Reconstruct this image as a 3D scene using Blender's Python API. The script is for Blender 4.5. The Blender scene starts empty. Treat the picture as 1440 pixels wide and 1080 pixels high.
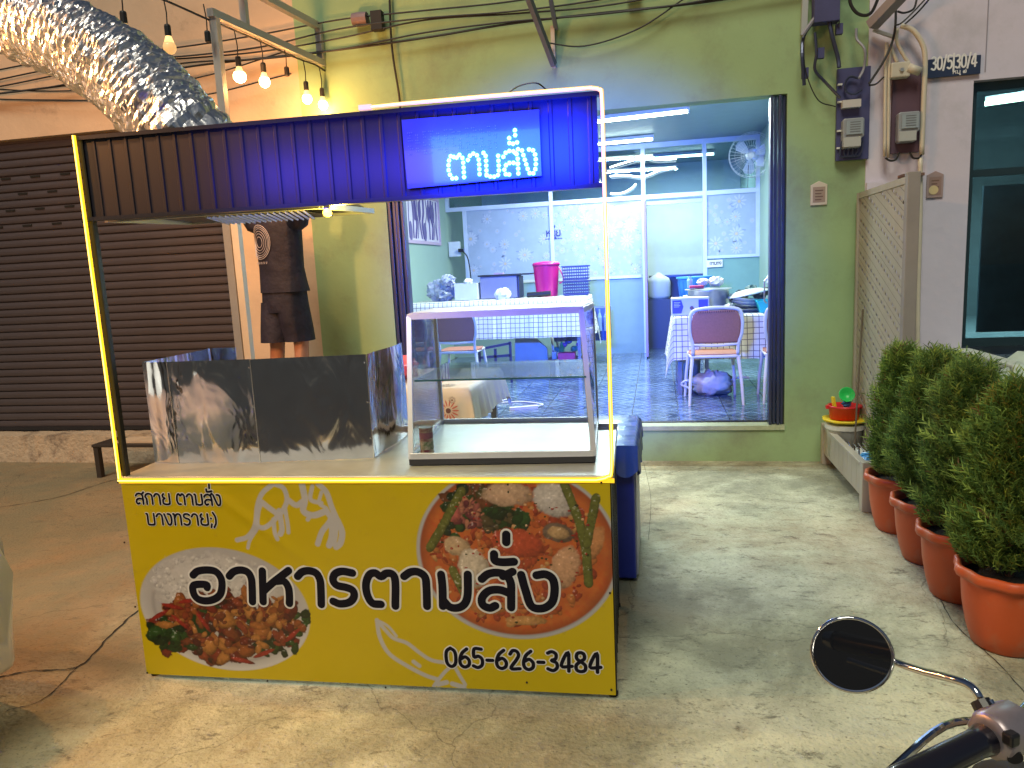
import bpy, math, random
import numpy as np
from mathutils import Vector, Matrix
random.seed(7); rng = np.random.default_rng(7)
S = bpy.context.scene; COL = S.collection; PI = math.pi; rad = math.radians

# ------------------------------------------------------------------ camera
F, PITCH, ROLL, YAW, SROT = 1029.2756, 0.154561374, -0.0487694406, 0.199715156, 0.0351973974
H = 1.6
def cam_rot(p, r, y):
    B = np.array([[1,0,0],[0,0,-1],[0,1,0.]])
    cy, sy = math.cos(y), math.sin(y); Rz = np.array([[cy,sy,0],[-sy,cy,0],[0,0,1]])
    cp, sp = math.cos(p), math.sin(p); Rx = np.array([[1,0,0],[0,cp,-sp],[0,sp,cp]])
    cr, sr = math.cos(r), math.sin(r); Rr = np.array([[cr,-sr,0],[sr,cr,0],[0,0,1]])
    return Rr @ Rx @ B @ Rz
CM = cam_rot(PITCH, ROLL, YAW)
cd = bpy.data.cameras.new('camera'); cam = bpy.data.objects.new('camera', cd); COL.objects.link(cam)
cd.sensor_width = 36; cd.lens = 36*F/1440; cd.clip_end = 300; cd.clip_start = .02
R_, D_, F_ = CM[0], CM[1], CM[2]
cam.matrix_world = Matrix([[R_[0],-D_[0],-F_[0],0],[R_[1],-D_[1],-F_[1],0],[R_[2],-D_[2],-F_[2],H],[0,0,0,1]])
S.camera = cam

# ------------------------------------------------------------------ world, sun, exposure
W = bpy.data.worlds.new('World'); S.world = W; W.use_nodes = True
nt = W.node_tree; bg = nt.nodes['Background']
sky = nt.nodes.new('ShaderNodeTexSky'); sky.sky_type = 'NISHITA'; sky.sun_disc = False
SUN_EL, SUN_AZ = rad(54), rad(190)
sky.sun_elevation = SUN_EL; sky.sun_rotation = SUN_AZ
nt.links.new(sky.outputs[0], bg.inputs[0]); bg.inputs[1].default_value = 0.016
sd = bpy.data.lights.new('street_glow', 'SUN'); sd.energy = 1.35; sd.angle = rad(24); sd.color = (1, .95, .74)
sun = bpy.data.objects.new('street_glow', sd); COL.objects.link(sun)
sv = Vector((math.sin(SUN_AZ)*math.cos(SUN_EL), math.cos(SUN_AZ)*math.cos(SUN_EL), math.sin(SUN_EL)))
sun.rotation_euler = sv.to_track_quat('Z', 'Y').to_euler(); sun.location = (0, -3, 9)
S.view_settings.view_transform = 'Standard'; S.view_settings.look = 'None'
S.view_settings.exposure = 0.55; S.view_settings.gamma = 1; S.view_settings.use_curve_mapping = False
S.cycles.max_bounces = 7; S.cycles.transparent_max_bounces = 24; S.cycles.glossy_bounces = 4
S.cycles.diffuse_bounces = 3; S.cycles.caustics_reflective = False; S.cycles.caustics_refractive = False
S.cycles.use_denoising = True; S.cycles.sample_clamp_indirect = 6

# ------------------------------------------------------------------ measuring helpers (a sight line cut with a real plane)
def ray(x, y): return CM.T @ np.array([(x-720)/F, (y-540)/F, 1.])
def at(x, y, ax, val):
    r = ray(x, y); o = np.array([0, 0, H]); t = (val-o[ax])/r[ax]; return Vector(o+t*r)
SA = Vector((-2.1, 2.475, 0)); sT = Vector((math.cos(SROT), math.sin(SROT), 0)); sN = Vector((-math.sin(SROT), math.cos(SROT), 0))
def st(x, y, back=0):                       # point on the stall's front plane (or one parallel to it), in stall coordinates
    r = Vector(ray(x, y)); o = Vector((0, 0, H)); t = ((SA+back*sN-o).dot(sN))/r.dot(sN); p = o+t*r-SA
    return Vector((p.dot(sT), p.dot(sN), p.z))

# ------------------------------------------------------------------ materials
MATS = {}
def mat(name, col, rough=.6, metal=0., var=0., vs=6., bump=0., bs=40., spec=.5, emit=None, es=0., coat=0., stretch=None, col2=None, vcol=False, dirt=None):
    if name in MATS: return MATS[name]
    m = bpy.data.materials.new(name); m.use_nodes = True; n = m.node_tree; L = n.links; b = n.nodes['Principled BSDF']
    b.inputs['Roughness'].default_value = rough; b.inputs['Metallic'].default_value = metal
    b.inputs['Specular IOR Level'].default_value = spec; b.inputs['Coat Weight'].default_value = coat
    b.inputs['Base Color'].default_value = (*col, 1)
    tc = n.nodes.new('ShaderNodeTexCoord'); src = tc.outputs['Object']
    if stretch:
        mp = n.nodes.new('ShaderNodeMapping'); mp.inputs['Scale'].default_value = stretch; L.new(src, mp.inputs[0]); src = mp.outputs[0]
    out = None
    if vcol:
        a = n.nodes.new('ShaderNodeAttribute'); a.attribute_name = 'Col'; out = a.outputs['Color']
    if var > 0 or col2:
        no = n.nodes.new('ShaderNodeTexNoise'); no.inputs['Scale'].default_value = vs; no.inputs['Detail'].default_value = 7; no.inputs['Roughness'].default_value = .62
        L.new(src, no.inputs['Vector'])
        if col2:
            cr = n.nodes.new('ShaderNodeValToRGB'); cr.color_ramp.elements[0].position = .38; cr.color_ramp.elements[1].position = .62
            cr.color_ramp.elements[0].color = (*col, 1); cr.color_ramp.elements[1].color = (*col2, 1); L.new(no.outputs[0], cr.inputs[0]); out = cr.outputs[0]
        else:
            mr = n.nodes.new('ShaderNodeMapRange'); mr.inputs[1].default_value = .3; mr.inputs[2].default_value = .7
            mr.inputs[3].default_value = 1-var; mr.inputs[4].default_value = 1+var; L.new(no.outputs[0], mr.inputs[0])
            vm = n.nodes.new('ShaderNodeVectorMath'); vm.operation = 'SCALE'; L.new(mr.outputs[0], vm.inputs['Scale'])
            if out is not None: L.new(out, vm.inputs[0])
            else: vm.inputs[0].default_value = col
            out = vm.outputs[0]
    if dirt:                                 # stains with a shape of their own: (colour, scale, low, high)
        dc, ds, lo, hi = dirt
        no = n.nodes.new('ShaderNodeTexNoise'); no.inputs['Scale'].default_value = ds; no.inputs['Detail'].default_value = 9; no.inputs['Roughness'].default_value = .7
        L.new(src, no.inputs['Vector']); mr = n.nodes.new('ShaderNodeMapRange'); mr.inputs[1].default_value = lo; mr.inputs[2].default_value = hi; L.new(no.outputs[0], mr.inputs[0])
        mx = n.nodes.new('ShaderNodeMix'); mx.data_type = 'RGBA'; L.new(mr.outputs[0], mx.inputs[0])
        if out is not None: L.new(out, mx.inputs[6])
        else: mx.inputs[6].default_value = (*col, 1)
        mx.inputs[7].default_value = (*dc, 1); out = mx.outputs[2]
    if out is not None: L.new(out, b.inputs['Base Color'])
    if bump > 0:
        nb = n.nodes.new('ShaderNodeTexNoise'); nb.inputs['Scale'].default_value = bs; nb.inputs['Detail'].default_value = 6; L.new(src, nb.inputs['Vector'])
        bp = n.nodes.new('ShaderNodeBump'); bp.inputs['Strength'].default_value = bump; bp.inputs['Distance'].default_value = .02
        L.new(nb.outputs[0], bp.inputs['Height']); L.new(bp.outputs[0], b.inputs['Normal'])
    if emit: b.inputs['Emission Color'].default_value = (*emit, 1); b.inputs['Emission Strength'].default_value = es
    MATS[name] = m; return m
def glass_mat(name, tint=(.93,.97,.96), refl=1., haze=0., rough=0.01):
    m = bpy.data.materials.new(name); m.use_nodes = True; n = m.node_tree; L = n.links; n.nodes.clear()
    o = n.nodes.new('ShaderNodeOutputMaterial'); t = n.nodes.new('ShaderNodeBsdfTransparent'); t.inputs[0].default_value = (*tint, 1)
    g = n.nodes.new('ShaderNodeBsdfGlossy'); g.inputs['Roughness'].default_value = rough; fr = n.nodes.new('ShaderNodeFresnel'); fr.inputs[0].default_value = 1.45
    mu = n.nodes.new('ShaderNodeMath'); mu.operation = 'MULTIPLY'; mu.inputs[1].default_value = refl; L.new(fr.outputs[0], mu.inputs[0])
    mx = n.nodes.new('ShaderNodeMixShader'); L.new(mu.outputs[0], mx.inputs[0]); L.new(t.outputs[0], mx.inputs[1]); L.new(g.outputs[0], mx.inputs[2]); last = mx.outputs[0]
    if haze > 0:
        d = n.nodes.new('ShaderNodeBsdfTranslucent'); d.inputs[0].default_value = (.8,.85,.9,1); d2 = n.nodes.new('ShaderNodeBsdfDiffuse'); d2.inputs[0].default_value = (.7,.76,.8,1)
        mm = n.nodes.new('ShaderNodeMixShader'); L.new(d.outputs[0], mm.inputs[1]); L.new(d2.outputs[0], mm.inputs[2])
        m2 = n.nodes.new('ShaderNodeMixShader'); m2.inputs[0].default_value = haze; L.new(last, m2.inputs[1]); L.new(mm.outputs[0], m2.inputs[2]); last = m2.outputs[0]
    L.new(last, o.inputs[0]); MATS[name] = m; return m
def emis(name, col, s): return mat(name, col, .5, emit=col, es=s)

# ------------------------------------------------------------------ mesh builder
def catmull(P, n=6):
    P = [Vector(p) for p in P]
    if len(P) < 3: return P
    Q = [P[0]*2-P[1]]+P+[P[-1]*2-P[-2]]; out = []
    for i in range(1, len(Q)-2):
        a, b, c, d = Q[i-1:i+3]
        for k in range(n):
            t = k/n; out.append(.5*((2*b)+(c-a)*t+(2*a-5*b+4*c-d)*t*t+(3*b-a-3*c+d)*t**3))
    out.append(P[-1]); return out
class MB:
    def __init__(s): s.v = []; s.f = []; s.c = None
    def add(s, vs, fs):
        o = len(s.v); s.v += [tuple(p) for p in vs]; s.f += [tuple(i+o for i in f) for f in fs]; return s
    def box(s, x0, y0, z0, x1, y1, z1):
        v = [(x, y, z) for z in (z0, z1) for y in (y0, y1) for x in (x0, x1)]
        return s.add(v, [(0,2,3,1),(4,5,7,6),(0,1,5,4),(2,6,7,3),(0,4,6,2),(1,3,7,5)])
    def bar(s, a, b, w, h=None, up=(0,0,1)):          # rectangular bar from a to b
        a, b = Vector(a), Vector(b); h = h or w; d = (b-a).normalized(); up = Vector(up)
        if abs(d.dot(up)) > .98: up = Vector((1,0,0)) if abs(d.x) < .9 else Vector((0,1,0))
        r = d.cross(up).normalized(); u = r.cross(d)
        q = [r*w/2*i+u*h/2*j for i, j in ((-1,-1),(1,-1),(1,1),(-1,1))]
        return s.add([a+p for p in q]+[b+p for p in q], [(3,2,1,0),(4,5,6,7),(0,1,5,4),(1,2,6,5),(2,3,7,6),(3,0,4,7)])
    def tube(s, P, r, n=8, cap=True):
        P = [Vector(p) for p in P]; rr = r if isinstance(r, (list, tuple)) else [r]*len(P); vs = []; fs = []; prev = None
        for i, p in enumerate(P):
            d = (P[min(i+1, len(P)-1)]-P[max(i-1, 0)]).normalized()
            if prev is None: a = d.orthogonal().normalized()
            else:
                a = prev-d*prev.dot(d); a = a.normalized() if a.length > 1e-6 else d.orthogonal().normalized()
            prev = a; b = d.cross(a)
            vs += [p+(a*math.cos(2*PI*k/n)+b*math.sin(2*PI*k/n))*rr[i] for k in range(n)]
        for i in range(len(P)-1):
            for k in range(n): fs.append((i*n+k, i*n+(k+1) % n, (i+1)*n+(k+1) % n, (i+1)*n+k))
        if cap: fs += [tuple(range(n))[::-1], tuple((len(P)-1)*n+k for k in range(n))]
        return s.add(vs, fs)
    def lathe(s, prof, c=(0,0,0), n=24, rot=None, wob=None):  # prof: (r, z)
        c = Vector(c); vs = []; fs = []
        for r, z in prof:
            for k in range(n):
                a = 2*PI*k/n; q = r*(wob(a, z) if wob else 1); p = Vector((q*math.cos(a), q*math.sin(a), z))
                if rot: p = rot @ p
                vs.append(c+p)
        for i in range(len(prof)-1):
            for k in range(n): fs.append((i*n+k, i*n+(k+1) % n, (i+1)*n+(k+1) % n, (i+1)*n+k))
        fs.append(tuple(range(n))[::-1]); fs.append(tuple((len(prof)-1)*n+k for k in range(n)))
        return s.add(vs, fs)
    def prism(s, poly, d):                             # polygon points extruded by vector d
        d = Vector(d); P = [Vector(p) for p in poly]; n = len(P)
        return s.add(P+[p+d for p in P], [tuple(range(n))[::-1], tuple(range(n, 2*n))]+[(i, (i+1) % n, n+(i+1) % n, n+i) for i in range(n)])
    def disc(s, c, r, nrm, n=12, ry=None, th=0):
        nrm = Vector(nrm).normalized(); a = nrm.orthogonal().normalized() if abs(nrm.z) > .9 else Vector((0,0,1)).cross(nrm).normalized(); b = nrm.cross(a); ry = ry or r
        ca, sa = math.cos(th), math.sin(th); A = a*ca+b*sa; B = -a*sa+b*ca
        return s.add([Vector(c)+A*r*math.cos(2*PI*k/n)+B*ry*math.sin(2*PI*k/n) for k in range(n)], [tuple(range(n))])
    def stroke(s, P, w, nrm, h=.0006, smooth=5):       # a painted stroke with round ends, almost flat
        P = catmull(P, smooth) if smooth else [Vector(p) for p in P]; nrm = Vector(nrm)
        L = [0]
        for i in range(1, len(P)): L.append(L[-1]+(P[i]-P[i-1]).length)
        d0 = (P[1]-P[0]).normalized(); d1 = (P[-1]-P[-2]).normalized(); R = w/2
        pre = [(P[0]-d0*R*math.cos(t), max(.02, math.sin(t))*R) for t in (0, .4, .8, 1.2)]
        post = [(P[-1]+d1*R*math.sin(t), max(.02, math.cos(t))*R) for t in (.37, .77, 1.17, 1.5708)]
        seq = pre+[(p, R) for p in P]+post; vs = []; fs = []; n = 6
        for i, (p, r) in enumerate(seq):
            d = (seq[min(i+1, len(seq)-1)][0]-seq[max(i-1, 0)][0]).normalized(); sd_ = d.cross(nrm).normalized()
            for k in range(n):
                a = PI*k/(n-1); vs.append(p+sd_*r*math.cos(a)+nrm*(h*(.3+.7*math.sin(a))*min(1, r/R+.2)))
        for i in range(len(seq)-1):
            for k in range(n-1): fs.append((i*n+k, i*n+k+1, (i+1)*n+k+1, (i+1)*n+k))
        return s.add(vs, fs)
    def mesh(s, name, m, off=Vector(), smooth=False):
        me = bpy.data.meshes.new(name); V = np.array(s.v, dtype=float)-np.array(off)
        me.from_pydata(V.tolist(), [], s.f); me.materials.append(m)
        if s.c is not None:
            ca = me.color_attributes.new('Col', 'FLOAT_COLOR', 'POINT'); ca.data.foreach_set('color', np.asarray(s.c, dtype=np.float32).ravel())
        if smooth: me.polygons.foreach_set('use_smooth', [True]*len(me.polygons))
        me.update(); return me
OFF = {}
def bevel(o, w=.004, seg=2):
    b = o.modifiers.new('bevel', 'BEVEL'); b.width = w; b.segments = seg; b.limit_method = 'ANGLE'; b.angle_limit = rad(40); return o
def thing(name, label, cat, loc=(0,0,0), group=None, local=False, rz=0):
    o = bpy.data.objects.new(name, None); COL.objects.link(o); o.empty_display_size = .1
    o.location = loc; o.rotation_euler.z = rz; o['label'] = label; o['category'] = cat
    if group: o['group'] = group
    OFF[o.name] = Vector() if local else Vector(loc); return o
def tag(o, label, cat, group=None, kind=None):
    o['label'] = label; o['category'] = cat
    if group: o['group'] = group
    if kind: o['kind'] = kind
    return o
def part(name, mb, m, parent=None, label=None, smooth=False, bev=0, stuff=False):
    off = OFF[parent.name] if parent else Vector()
    o = bpy.data.objects.new(name, mb.mesh(name, m, off, smooth)); COL.objects.link(o); OFF[o.name] = off
    if parent: o.parent = parent
    if label: o['label'] = label
    if stuff: o['kind'] = 'stuff'
    if bev: bevel(o, bev)
    return o
def struct(name, mb, m, label=None, kind='structure', smooth=False):
    o = part(name, mb, m, None, label, smooth); o['kind'] = kind; return o
def copy_tree(o, parent=None, loc=None, label=None, rz=None):
    c = o.copy(); COL.objects.link(c); c.parent = parent
    if loc is not None: c.location = loc
    if rz is not None: c.rotation_euler.z = rz
    if label: c['label'] = label
    OFF[c.name] = OFF.get(o.name, Vector())
    for ch in list(o.children): copy_tree(ch, c)
    return c
def piece(name, me, parent, loc=(0,0,0), rot=None, label=None):   # a piece sharing mesh data
    o = bpy.data.objects.new(name, me); COL.objects.link(o); o.parent = parent; o.location = loc
    if rot: o.rotation_euler = rot
    if label: o['label'] = label
    return o
def lamp(name, kind, loc, e, col, size=.05, rot=None, parent=None, sy=None, spread=None):
    l = bpy.data.lights.new(name, kind); l.energy = e; l.color = col
    if kind == 'AREA':
        l.shape = 'RECTANGLE'; l.size = size; l.size_y = sy or size
        if spread: l.spread = spread
    else: l.shadow_soft_size = size
    o = bpy.data.objects.new(name, l); COL.objects.link(o); o.location = loc
    if rot: o.rotation_euler = rot
    if parent: o.parent = parent
    return o

# ------------------------------------------------------------------ painted letter shapes (x-height 1)
G = {
 'ก': (.95, [[(.14,0),(.14,.5),(.03,.7),(.16,.93),(.4,1),(.64,.92),(.72,.7),(.72,0)]]),
 'า': (.78, [[(0,.76),(.14,.95),(.33,1),(.5,.88),(.55,.65),(.55,0)]]),
 'ย': (.98, [[(.2,1),(.08,.86),(.14,.66),(.3,.58),(.14,.5),(.08,.3),(.12,.08),(.36,0),(.62,.02),(.74,.16),(.74,1)]]),
 'บ': (.98, [[(.02,1),(.12,.92),(.12,.12),(.28,0),(.6,0),(.74,.14),(.74,1)]]),
 'ง': (.85, [[(0,.98),(.12,.6),(.3,.08),(.45,0),(.6,.14),(.66,.55),(.58,.92),(.34,1)]]),
 'ท': (.95, [[(.02,1),(.12,.9),(.12,0)],[(.12,.6),(.3,.92),(.5,1),(.66,.92),(.72,.72),(.72,0)]]),
 'ร': (.82, [[(.62,.9),(.42,1),(.14,.96),(.08,.76),(.24,.62),(.52,.52),(.62,.32),(.5,.06),(.24,0),(.04,.1)]]),
 'ส': (.95, [[(.02,.78),(.16,.95),(.4,1),(.62,.92),(.72,.7),(.72,0)],[(.7,.46),(.36,.52),(.1,.4),(.04,.18),(.16,.01),(.34,.08)],[(.62,.9),(.84,1.12)]]),
 'ต': (1.0, [[(.36,.04),(.14,.06),(0,.4),(.06,.84),(.22,1),(.38,.84),(.54,1),(.72,.88),(.76,.62),(.76,0)]]),
 'ม': (.98, [[(.02,1),(.12,.9),(.12,.02)],[(.12,.1),(.34,.0),(.6,.02),(.74,.18),(.74,1)]]),
 'ห': (.95, [[(.06,1),(.1,.9),(.1,0)],[(.1,.36),(.4,.7),(.68,1)],[(.38,.6),(.62,.58),(.72,.4),(.72,0)]]),
 '\u0e31': (0, [[(-.6,1.52),(-.56,1.28),(-.1,1.34)]]), '\u0e48': (0, [[(-.3,1.62),(-.3,1.95)]]), '\u0e39': (0, [[(-.3,-.2),(-.3,-.5),(-.1,-.5),(-.1,-.2)]]),
 '๕': (1., [[(.3,.5),(.2,.35),(.36,.25),(.46,.5),(.3,.8),(.06,.6),(.06,.1),(.3,0),(.66,.1),(.72,.6),(.6,1.1)]]),
 ';': (.3, [[(.08,.62),(.08,.6)],[(.1,.08),(.02,-.2)]]), ')': (.4, [[(0,1.15),(.2,.75),(.2,.2),(0,-.2)]]), ' ': (.5, []),
 '0': (.82, [[(.32,1.2),(.08,1),(.02,.6),(.08,.18),(.32,0),(.56,.18),(.62,.6),(.56,1),(.32,1.2)]]),
 '6': (.82, [[(.5,1.18),(.2,.9),(.04,.45),(.1,.12),(.34,0),(.58,.15),(.6,.45),(.38,.66),(.1,.52)]]),
 '5': (.8, [[(.56,1.2),(.14,1.2),(.1,.68),(.36,.74),(.58,.55),(.56,.18),(.3,0),(.03,.1)]]),
 '2': (.8, [[(.05,.95),(.22,1.18),(.46,1.14),(.56,.9),(.42,.6),(.06,.03),(.6,.03)]]),
 '3': (.8, [[(.06,1.1),(.3,1.2),(.54,1.05),(.5,.75),(.26,.64),(.54,.5),(.58,.2),(.34,0),(.03,.1)]]),
 '4': (.85, [[(.46,0),(.46,1.2),(.03,.32),(.66,.32)]]),
 '8': (.82, [[(.32,.64),(.1,.82),(.12,1.1),(.32,1.2),(.52,1.1),(.54,.82),(.32,.64),(.06,.4),(.08,.1),(.32,0),(.56,.1),(.58,.4),(.32,.64)]]),
 '-': (.62, [[(.08,.5),(.42,.5)]]), '/': (.55, [[(0,-.1),(.36,1.3)]]), '|': (.3, [[(.05,-.3),(.05,1.35)]]),
}
def text_strokes(txt, size, squeeze=1.):
    x = 0; out = []
    for ch in txt:
        adv, ss = G[ch]
        for s_ in ss: out.append([((x+px*squeeze)*size, py*size) for px, py in s_])
        x += adv*squeeze
    return out, x*size
def write(mb, strokes, org, ux, uz, nrm, w, h=.0006):
    org, ux, uz = Vector(org), Vector(ux), Vector(uz)
    for s_ in strokes:
        P = [org+ux*a+uz*b for a, b in s_]; mb.stroke(P, w, nrm, h, 0 if len(P) < 3 else 5)

# ================================================================== SETTING
g_m = mat('concrete_ground', (.53,.545,.39), .85, var=.22, vs=1.3, bump=.55, bs=55)
def dress_ground(m):
    n = m.node_tree; L = n.links; b = n.nodes['Principled BSDF']; src = b.inputs['Base Color'].links[0].from_socket
    tc = n.nodes.new('ShaderNodeTexCoord')
    def layer(src, col, scale, lo, hi, amt, det=10, rough=.72, st_=None):
        no = n.nodes.new('ShaderNodeTexNoise'); no.inputs['Scale'].default_value = scale; no.inputs['Detail'].default_value = det; no.inputs['Roughness'].default_value = rough; no.inputs['Distortion'].default_value = .4
        mp = n.nodes.new('ShaderNodeMapping'); L.new(tc.outputs['Object'], mp.inputs[0]); mp.inputs['Scale'].default_value = st_ or (1,1,1); mp.inputs['Location'].default_value = (scale*3.1, scale, 0); L.new(mp.outputs[0], no.inputs['Vector'])
        mr = n.nodes.new('ShaderNodeMapRange'); mr.inputs[1].default_value = lo; mr.inputs[2].default_value = hi; mr.inputs[4].default_value = amt; L.new(no.outputs[0], mr.inputs[0])
        mx = n.nodes.new('ShaderNodeMix'); mx.data_type = 'RGBA'; L.new(mr.outputs[0], mx.inputs[0]); L.new(src, mx.inputs[6]); mx.inputs[7].default_value = (*col, 1); return mx.outputs[2]
    src = layer(src, (.66,.68,.52), 2.2, .45, .68, .8)                     # pale worn cement skin
    sx = n.nodes.new('ShaderNodeSeparateXYZ'); L.new(tc.outputs['Object'], sx.inputs[0])   # brown earth tone towards the left, darkening in colour what the sun lights evenly
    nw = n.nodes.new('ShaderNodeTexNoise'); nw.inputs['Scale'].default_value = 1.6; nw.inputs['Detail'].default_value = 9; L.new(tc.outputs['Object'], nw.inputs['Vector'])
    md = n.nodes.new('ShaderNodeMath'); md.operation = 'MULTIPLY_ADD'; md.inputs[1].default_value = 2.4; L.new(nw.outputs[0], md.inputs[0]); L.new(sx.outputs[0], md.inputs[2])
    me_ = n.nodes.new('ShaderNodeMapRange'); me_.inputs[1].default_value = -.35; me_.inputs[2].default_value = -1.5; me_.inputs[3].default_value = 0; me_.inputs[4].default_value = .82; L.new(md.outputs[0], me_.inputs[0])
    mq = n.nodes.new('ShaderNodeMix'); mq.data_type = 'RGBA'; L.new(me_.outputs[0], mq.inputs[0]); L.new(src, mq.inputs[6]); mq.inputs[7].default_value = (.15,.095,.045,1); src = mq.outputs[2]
    src = layer(src, (.13,.12,.08), .55, .50, .66, .6, 12, .8)         # broad algae stains
    src = layer(src, (.085,.08,.058), 7, .54, .64, .85, 12, .8, (1,1.9,1))  # dark mottling
    src = layer(src, (.06,.057,.045), 26, .60, .72, .6, 6, .7)            # pits
    src = layer(src, (.24,.13,.055), .9, .5, .66, .45)                     # rusty earth
    src = layer(src, (.15,.155,.105), .75, .45, .57, .7, 9, .68)             # damp grey green patches
    src = layer(src, (.05,.047,.038), 62, .60, .68, .55, 4, .6, (1,1.3,1))
    L.new(src, b.inputs['Base Color'])
    vo = n.nodes.new('ShaderNodeTexVoronoi'); vo.feature = 'DISTANCE_TO_EDGE'; vo.inputs['Scale'].default_value = .55; vo.inputs['Randomness'].default_value = 1
    no = n.nodes.new('ShaderNodeTexNoise'); no.inputs['Scale'].default_value = 3; no.inputs['Detail'].default_value = 8
    va = n.nodes.new('ShaderNodeVectorMath'); va.operation = 'MULTIPLY_ADD'; va.inputs[1].default_value = (.35,.35,.35)
    L.new(tc.outputs['Object'], no.inputs['Vector']); L.new(no.outputs['Color'], va.inputs[0]); L.new(tc.outputs['Object'], va.inputs[2]); L.new(va.outputs[0], vo.inputs['Vector'])
    mr = n.nodes.new('ShaderNodeMapRange'); mr.inputs[1].default_value = .0; mr.inputs[2].default_value = .0022; mr.inputs[3].default_value = .55; mr.inputs[4].default_value = 1; L.new(vo.outputs['Distance'], mr.inputs[0])
    vm = n.nodes.new('ShaderNodeVectorMath'); vm.operation = 'SCALE'; L.new(src, vm.inputs[0]); L.new(mr.outputs[0], vm.inputs['Scale']); L.new(vm.outputs[0], b.inputs['Base Color'])
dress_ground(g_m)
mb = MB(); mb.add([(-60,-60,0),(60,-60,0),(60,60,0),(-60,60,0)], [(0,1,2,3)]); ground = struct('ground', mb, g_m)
crk = mat('crack_dark', (.018,.015,.012), .95)
def crack(P, w):
    Q = []
    base = [at(x, y, 2, 0) for x, y in P]; base = catmull([Vector((p.x, p.y, 0)) for p in base], 10)
    vs = []
    for i, p in enumerate(base):
        d = (base[min(i+1, len(base)-1)]-base[max(0, i-1)]).normalized(); n_ = Vector((-d.y, d.x, 0)); j = random.uniform(-1, 1)*w*.9; ww = w*random.uniform(.35, 1)
        vs += [(p.x+n_.x*(j+ww), p.y+n_.y*(j+ww), .004), (p.x+n_.x*(j-ww), p.y+n_.y*(j-ww), .004)]
    m_ = MB(); m_.add(vs, [(2*i, 2*i+1, 2*i+3, 2*i+2) for i in range(len(base)-1)]); part('crack', m_, crk, ground)
crack([(-60,965),(40,945),(110,938),(150,900),(195,858),(240,830)], .0055)
crack([(110,938),(60,985),(10,1000)], .003)
crack([(-20,717),(80,700),(150,678),(190,672)], .005)
crack([(1310,815),(1340,875),(1400,930),(1450,985)], .002)
crack([(905,650),(915,700),(912,760)], .0012)

rdm = mat('asphalt', (.035,.035,.037), .85, var=.2, vs=20, bump=.4, bs=120)
mb = MB(); mb.add([(-60,-60,.004),(60,-60,.004),(60,-.6,.004),(-60,-.6,.004)], [(0,1,2,3)]); struct('road', mb, rdm)  # unseen road behind the camera, laid dark so the steel reflects less light
# ------------------------------------------------------------------ building with the cream wall and the brown roller shutter
WY = 5.93
cream = mat('cream_plaster', (.62,.47,.34), .8, var=.09, vs=2.5, bump=.15, bs=25, dirt=((.30,.22,.17), 3, .58, .8))
A = thing('shutter_building', 'cream plastered shop house with a closed brown roller shutter behind the stall', 'building', (-4.5,WY,0))
mb = MB(); mb.box(-3.62,WY,0,-2.87,WY+.2,4.6); mb.box(-9,WY+.002,2.99,-3.62,WY+.2,4.6); mb.box(-9,WY,0,-6.9,WY+.2,2.99)
part('wall', mb, cream, A)
stp = mat('old_step', (.42,.34,.25), .9, var=.2, vs=5, bump=.8, bs=30, dirt=((.12,.09,.07), 5, .5, .68))
mb = MB(); N = 60; xs = np.linspace(-9, -3.62, N+1); vs = []; fs = []
for i, x in enumerate(xs):
    j = random.uniform(-.012, .012); k = random.uniform(-.012, .006)
    vs += [(x,5.80,0),(x,5.82+j,.12+j),(x,5.835+j,.26+k),(x,6.2,.275)]
for i in range(N):
    for k in range(3): fs.append((i*4+k,(i+1)*4+k,(i+1)*4+k+1,i*4+k+1))
mb.add(vs, fs); part('step', mb, stp, A, 'worn cement step with flaking paint')
sh_m = mat('shutter_brown', (.10,.085,.095), .42, .35, var=.22, vs=3, bump=.1, bs=12, stretch=(.3,1,3), dirt=((.25,.18,.15), 1.3, .62, .85))
SH = part('roller_shutter', MB().box(-6.9,WY+.09,.275,-3.62,WY+.1,2.99), sh_m, A, 'closed brown roller shutter')
def slat_prof(h):
    return [(.0,.0),(-.016,.006),(-.02,.25*h),(-.022,.5*h),(-.02,.8*h),(-.004,h-.006),(.0,h-.004)]
hs = .0722; mb = MB(); P = slat_prof(hs); vs = []
for x in (-1.64, 1.64): vs += [(x, y, z) for y, z in P]
n_ = len(P); mb.add(vs, [(i, n_+i, n_+i+1, i+1) for i in range(n_-1)]); slat_me = mb.mesh('slat', sh_m)
nsl = int((2.99-.30)/hs)
for i in range(nsl):
    piece('slat', slat_me, SH, Vector((-5.26, WY+.085+random.uniform(-.001,.001), .30+i*hs))-OFF[SH.name], (random.uniform(-.02,.02),0,0))
part('bottom_rail', MB().box(-6.9,WY+.05,.275,-3.62,WY+.085,.305), mat('rail_dark', (.03,.03,.035), .5, .5), SH)
dk = mat('slot_black', (.006,.006,.006), .9)
sl_me = MB().box(-.05,-.004,-.009,.05,.004,.009).mesh('vent_slot', dk)
for r in range(4):
    for c in range(9):
        piece('vent_slot', sl_me, SH, Vector((-6.55+c*.32+(.16 if r % 2 else 0), WY+.061, 2.66-r*.1445))-OFF[SH.name])
part('guide_rail', MB().box(-3.70,WY-.02,.275,-3.63,WY+.06,2.99), mat('grey_paint', (.30,.30,.31), .5, .2, var=.1), A)

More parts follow.
